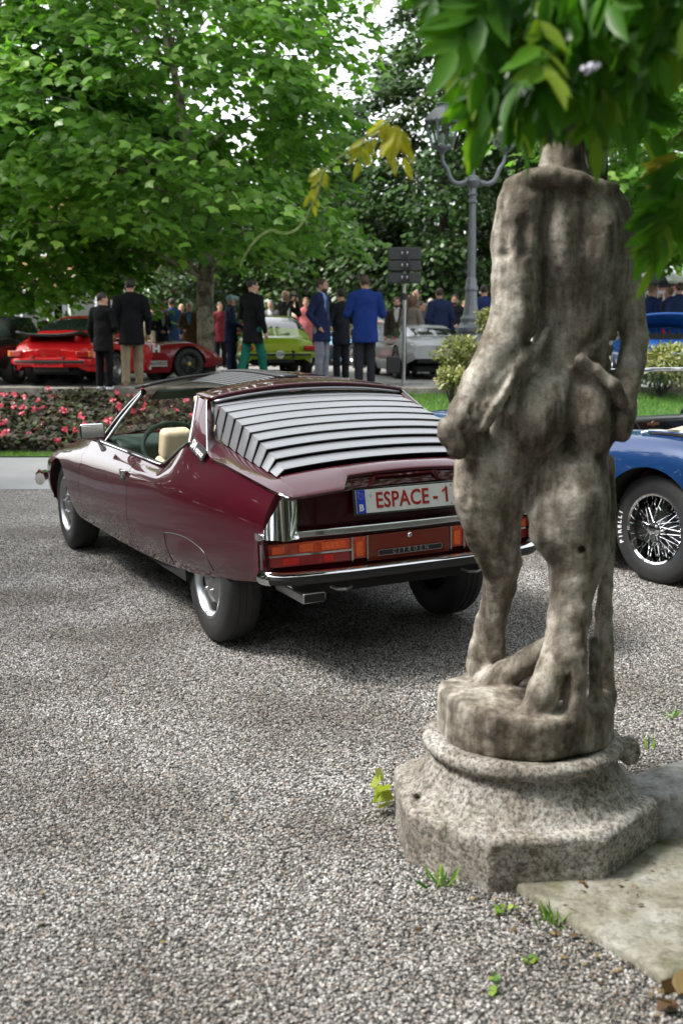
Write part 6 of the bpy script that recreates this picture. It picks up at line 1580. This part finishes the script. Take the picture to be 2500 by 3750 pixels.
m = MB(); c = at(1562, 1885, z=.03); g = SDF((c.x-.1,c.y-.1,-.03), (c.x+.1,c.y+.1,.12), .008); g.ell((c.x,c.y,.02), (.03,.026,.02)); tag(link('pebble_stone', g.mesh('pebble_stone'), None, plain('pinkish_stone', (.34,.25,.22), .8, var=.2, bump=.3)), 'small rounded pinkish stone by the garden kerb at the right edge', 'stone')
WEED = leaf_material('weed_leaf', [(0,(.05,.14,.015)),(.5,(.12,.26,.025)),(1,(.28,.36,.06))], .35)
DRY = leaf_material('dry_leaf', [(0,(.05,.025,.012)),(.5,(.13,.075,.03)),(1,(.26,.19,.06))], .2)
def weed(tx, ty, n, size, hgt, label, mat=WEED, blade=True, seed=0, name='weed'):
    c = at(tx, ty, z=0); q = np.random.default_rng(seed+int(tx)); root = empty(name, (c.x, c.y, 0), 0, label, 'weed')
    P = np.stack([q.normal(0, size*.5, n), q.normal(0, size*.5, n), q.uniform(.01, hgt, n)], 1)
    D = P*np.array([1,1,.3])+q.normal(0, .3*size, (n, 3))+np.array([0,0,size*(1.4 if blade else .2)]); Nn = np.stack([q.normal(0,.5,n), q.normal(-.4,.5,n), np.ones(n)], 1)
    tm = LEAF_OVAL*(np.array([.32,1,1]) if blade else np.array([1.7,1,1]))
    for i in range(n):
        me = leaves_mesh('leaf', [P[i]], [D[i]], [Nn[i]], [size*q.uniform(.7, 1.3)*(1.6 if blade else .8)], [q.random()], tm, LEAF_OVAL_F); link('leaf', me, root, mat)
    return root
weed(1010, 2040, 16, .035, .03, 'tuft of grass at the front left foot of the pedestal', seed=1)
weed(1268, 2128, 16, .035, .03, 'tuft of grass at the edge of the mossy slab', seed=2)
weed(1136, 2262, 7, .03, .02, 'single small green clover plant in the foreground gravel', blade=False, seed=3)
weed(1160, 2100, 8, .025, .02, 'small green seedling between the pedestal and the slab edge', blade=False, seed=4)
weed(872, 1868, 12, .07, .12, 'yellow-green sprig beside the left side of the pedestal', mat=leaf_material('sprig_leaf', [(0,(.20,.26,.03)),(1,(.42,.44,.07))], .35), blade=False, seed=5)
weed(1220, 2212, 14, .02, .01, 'scatter of low green weed in the gravel by the slab corner', blade=False, seed=6)
weed(1496, 1722, 7, .03, .02, 'small weed in the gravel beyond the garden kerb', seed=7)
weed(1540, 1655, 7, .03, .02, 'small weed further out in the gravel at the right', seed=8)
weed(1545, 1900, 10, .03, .02, 'green seedlings at the foot of the garden kerb', blade=False, seed=9)
weed(1556, 2300, 12, .07, .05, 'brown and yellow withered leaves at the corner of the slab', mat=DRY, blade=False, seed=10, name='withered_plant')
def litter():
    q = np.random.default_rng(9); n = 70; P = []
    for i in range(n):
        t = q.random(); e = np.array(at(1150+420*t, 2062+238*t, z=0)); P.append(e+np.array([q.normal(-.05, .06), q.normal(-.03, .06), .012]))
    for i in range(40): P.append(np.array(at(q.uniform(0, 1150), q.uniform(1500, 2330), z=.012)))
    for i in range(26): P.append(np.array(at(q.uniform(1290, 1500), q.uniform(1975, 2090), z=.036)))
    n = len(P); P = np.array(P); D = q.normal(size=(n, 3))*[1,1,.15]; Nn = np.stack([q.normal(0,.4,n), q.normal(0,.4,n), np.ones(n)], 1)
    tag(link('leaf_litter', leaves_mesh('leaf_litter', P, D, Nn, q.uniform(.010, .028, n), q.random(n), LEAF_OVAL, LEAF_OVAL_F), None, DRY), 'dry brown leaf scraps along the slab edge', 'leaf litter', kind='stuff')
litter()
# ================================================================ wisteria hanging over the statue
WIST = leaf_material('wisteria_leaf', [(0,(.025,.085,.010)),(.4,(.055,.17,.015)),(.75,(.10,.26,.022)),(1,(.26,.36,.04))], .45, rough=.38)
YLEAF = leaf_material('young_wisteria_leaf', [(0,(.26,.27,.03)),(1,(.48,.42,.06))], .45)
STEMM = plain('green_stem', (.13,.19,.04), .6)
def compound_leaf(seed, tone, nl=6, L=.22, ll=.082):
    """pinnate leaf hanging along -z from its origin, leaflets in pairs"""
    q = np.random.default_rng(seed); C, D, Nn, S_ = [], [], [], []
    for i in range(nl):
        t = (i+1.0)/(nl+.6); p = np.array([0, .05*math.sin(t*2), -L*t+.03*t*t])
        for s in (1, -1):
            d = unit(np.array([s*(.75+.15*q.normal()), .15*q.normal(), -1.0+.25*q.normal()])); l = ll*(.72+.5*math.sin(math.pi*(t*.8+.15)))*q.uniform(.85, 1.12)
            C.append(p+d*l*.3); D.append(d); Nn.append(np.array([q.normal(0,.35)-s*.25, -1, .35+q.normal(0,.3)])); S_.append(l)
    d = unit(np.array([.1*q.normal(), .1, -1])); C.append(np.array([0,.03,-L*1.0])+d*ll*.3); D.append(d); Nn.append(np.array([.2*q.normal(),-1,.2])); S_.append(ll*1.1)
    tm = np.array([(0,0,0),(.12,.16,.015),(.175,.42,.03),(.13,.72,.01),(0,1.05,-.06),(-.13,.72,.01),(-.175,.42,.03),(-.12,.16,.015),(0,.42,-.012),(0,.72,-.03)])
    tf = np.array([(0,1,8),(1,2,8),(2,3,9),(2,9,8),(3,4,9),(4,5,9),(5,6,9),(6,8,9),(6,7,8),(7,0,8)])
    me = leaves_mesh('leaf', C, D, Nn, S_, np.clip(tone+q.normal(0,.10,len(C)), 0, 1), tm, tf)
    for p in me.polygons: p.use_smooth = True
    return me
def wisteria():
    root = empty('wisteria_vine', (STATUE.location.x+.25, 4.0, 0), 0, 'green wisteria hanging over the statue from the top right', 'vine'); b = Vector(root.location)
    protos = []
    for k in range(14):
        me = compound_leaf(60+k, .15+.06*k, nl=5+k % 3, L=.19+.012*(k % 4), ll=.078+.005*(k % 4)); me.materials.append(WIST); protos.append(me)
    yl = []
    for k in range(4):
        me = compound_leaf(90+k, .25+.2*k, nl=3+k % 2, L=.09, ll=.055); me.materials.append(YLEAF); yl.append(me)
    q = np.random.default_rng(77)
    env = pchip([950,1000,1040,1080,1120,1160,1200,1250,1300,1360,1420,1470,1520,1600], [-160,-60,20,90,190,370,360,300,270,335,370,270,170,140])
    n = 0
    while n < 290:
        tx = q.uniform(960, 1640); Y = q.uniform(1.9, 2.9) if tx > 1150 else q.uniform(2.0, 2.5)
        low = float(env(tx))*(1-.55*q.random()**1.2 if n > 40 else 1-.12*q.random())-(0 if n < 200 else 120*q.random())
        s = q.uniform(.66, .98); k = int(q.integers(14)); ty = low-(.27*s)/pxm(Y)
        p = at(tx, ty, Y)
        o = bpy.data.objects.new('leaf', protos[k]); COL.objects.link(o); o.parent = root
        o.location = p-b; o.rotation_euler = (q.normal(-.15, .3), q.normal(.12 if tx < 1200 else 0, .25), q.normal(0, .7)); o.scale = (s, s, s); n += 1
    def single(tx, ty, Y, me, rx=0, ry=0, rz=0, s=1):
        o = bpy.data.objects.new('leaf', me); COL.objects.link(o); o.parent = root; o.location = at(tx, ty, Y)-b; o.rotation_euler = (rx, ry, rz); o.scale = (s, s, s)
    # yellow young leaves on the trailing shoot at the left, others at the right edge
    for a in ((845,300,2.35,0,0,.2,.2,.65),(905,268,2.35,1,0,.1,-.3,.75),(928,270,2.3,2,-.1,-.1,.4,.78),(885,262,2.35,3,0,.4,0,.5),(735,372,2.4,0,0,.1,0,.5),(726,420,2.4,2,0,0,.5,.45)):
        single(a[0], a[1], a[2], yl[a[3]], a[4], a[5], a[6], a[7])
    for a in ((1575,340,2.2,1,0,.7,.2,.7),(1535,355,2.2,2,0,.6,-.3,.6)): single(a[0], a[1], a[2], yl[a[3]], a[4], a[5], a[6], a[7])
    for a in ((1585,380,2.2,9,0,.45,.1,.8),(1600,420,2.2,11,0,.5,.5,.75),(1600,330,2.2,6,0,.4,.3,.8)): single(a[0], a[1], a[2], protos[a[3]], a[4], a[5], a[6], a[7])
    # woody stems and green shoots
    t = MB(); sx = STATUE.location.x
    tr = spline([(.16-.25+.0,-.12,-.05),(.02,.05,.4),(-.02,.06,1.0),(.04,.0,1.6),tuple(at(1372,385,3.72)-b),tuple(at(1352,300,3.6)-b),tuple(at(1410,180,3.2)-b),tuple(at(1480,20,2.9)-b),tuple(at(1600,-150,2.7)-b)], 40)
    t.tube([tuple(p) for p in tr], [.042-.0004*i+.004*math.sin(i*1.9) for i in range(40)], 9); t.build('trunk', DARK_BARK, root)
    for pts, r in (([(1640,40,2.2),(1560,62,2.2),(1480,80,2.2),(1400,100,2.25),(1300,60,2.3),(1180,-40,2.3)], .006), ([(1180,-60,2.3),(1080,60,2.3),(1000,190,2.32),(940,245,2.34),(860,300,2.36),(800,345,2.38),(740,395,2.4)], .003),
                   ([(740,395,2.4),(728,450,2.4),(690,520,2.42),(655,537,2.42),(620,530,2.42),(585,555,2.42),(562,590,2.42),(552,615,2.42)], .0024), ([(1700,140,2.0),(1620,250,2.0),(1540,330,2.0)], .005),
                   ([(1500,-120,2.5),(1380,40,2.5),(1270,150,2.5),(1200,260,2.5)], .009), ([(1560,-120,2.6),(1450,20,2.6),(1380,160,2.6)], .010)):
        m = MB(); L = spline([at(*p)-b for p in pts], 24); m.tube([tuple(p) for p in L], [r*(1-.5*i/24) for i in range(24)], 6); m.build('shoot', STEMM if r < .008 else DARK_BARK, root)
    # a few pale blossoms
    for k, (tx, ty) in enumerate(((1352,150),(1362,158),(1345,160))):
        me = leaves_mesh('blossom', q.normal(0,.004,(5,3)), q.normal(size=(5,3)), q.normal(size=(5,3)), [.011]*5, q.random(5), LEAF_OVAL*np.array([1.8,1,1]), LEAF_OVAL_F); me.materials.append(plain('pale_lilac', (.62,.61,.72), .6))
        o = bpy.data.objects.new('blossom', me); COL.objects.link(o); o.parent = root; o.location = at(tx, ty, 1.9)-b
    # the rest of the canopy overhead, trained over the garden to the right: one mass of leaflets
    n = 46000; P = np.stack([q.uniform(.15, 4.8, n), q.uniform(-3.0, 6.0, n), 2.72+q.uniform(0, .75, n)], 1)
    extra = np.stack([q.uniform(-.9, .15, 9000), q.uniform(-3.0, 1.5, 9000), 2.72+q.uniform(0, .75, 9000)], 1); P = np.concatenate([P, extra])  # further unseen leaves above the camera, added to shade the statue's back
    P[:, 2] += .15*np.sin(P[:, 0]*3)+.12*np.sin(P[:, 1]*4)
    lim = np.array([(1.0 if p[2] > 1.632+(.30)*p[1] else 0) for p in P]) > 0; P = P[lim]; n = len(P)
    D = np.stack([q.normal(0,.5,n), q.normal(0,.5,n), -np.ones(n)*.6], 1); Nn = np.stack([q.normal(0,.6,n), q.normal(0,.6,n), np.ones(n)], 1)
    o = link('canopy', leaves_mesh('canopy', P-np.array(b), D, Nn, q.uniform(.07, .12, n), np.clip(q.normal(.4,.2,n), 0, 1), LEAF_OVAL*np.array([1.1,1,1]), LEAF_OVAL_F), root, WIST); o['kind'] = 'stuff'
wisteria()
# ================================================================ the park goes on to the left of and behind the photographer
def near_wood():
    A = []
    for k, (x, y, rx, h) in enumerate([(-10,0,2.8,9.5),(-9.6,3.6,2.6,9),(-9.8,7,2.6,9.5),(-10.5,10.5,2.8,9),(-12,14.5,2.6,8),(-11,-5,4,10),(-9,-9,4,9),(-3,-11,4,10),(3,-11,4,9),(9,-9,4,9),(13,-3,4,9),(14,4,4,8),(14,10,4,8)]):
        cs, P, D, Nn, t = crown_points((x, y, h*.5), (rx, rx, h*.55), 130, 44, 1.0, .25, 300+k, .6); A.append((P, D, Nn, t))
    P, D, Nn, t = [np.concatenate(v) for v in zip(*A)]
    me = leaves_mesh('park_wood', P, D, Nn, rng.uniform(.28, .5, len(P)), t, LEAF_OVAL*np.array([1.7,1,1]), LEAF_OVAL_F)
    tag(link('park_wood', me, None, DARK_LEAF), 'trees of the park around the court, outside the picture', 'wood', kind='stuff')
near_wood()
def shade_hedge():  # unseen leaf wall, added to keep light off the statue's back and right
    q = np.random.default_rng(5); n = 16000; P = np.stack([q.normal(4.6, .35, n), q.uniform(-4, 3.2, n), q.uniform(.05, 2.9, n)], 1)
    D = q.normal(size=(n, 3)); Nn = q.normal(size=(n, 3))+np.array([-.6,0,.8])
    tag(link('shade_hedge', leaves_mesh('shade_hedge', P, D, Nn, q.uniform(.08, .16, n), q.random(n)*.7, LEAF_OVAL*np.array([1.5,1,1]), LEAF_OVAL_F), None, DARK_LEAF), 'unseen wall of dark leaves added on the right to shade the statue', 'shade_hedge', kind='stuff')
shade_hedge()
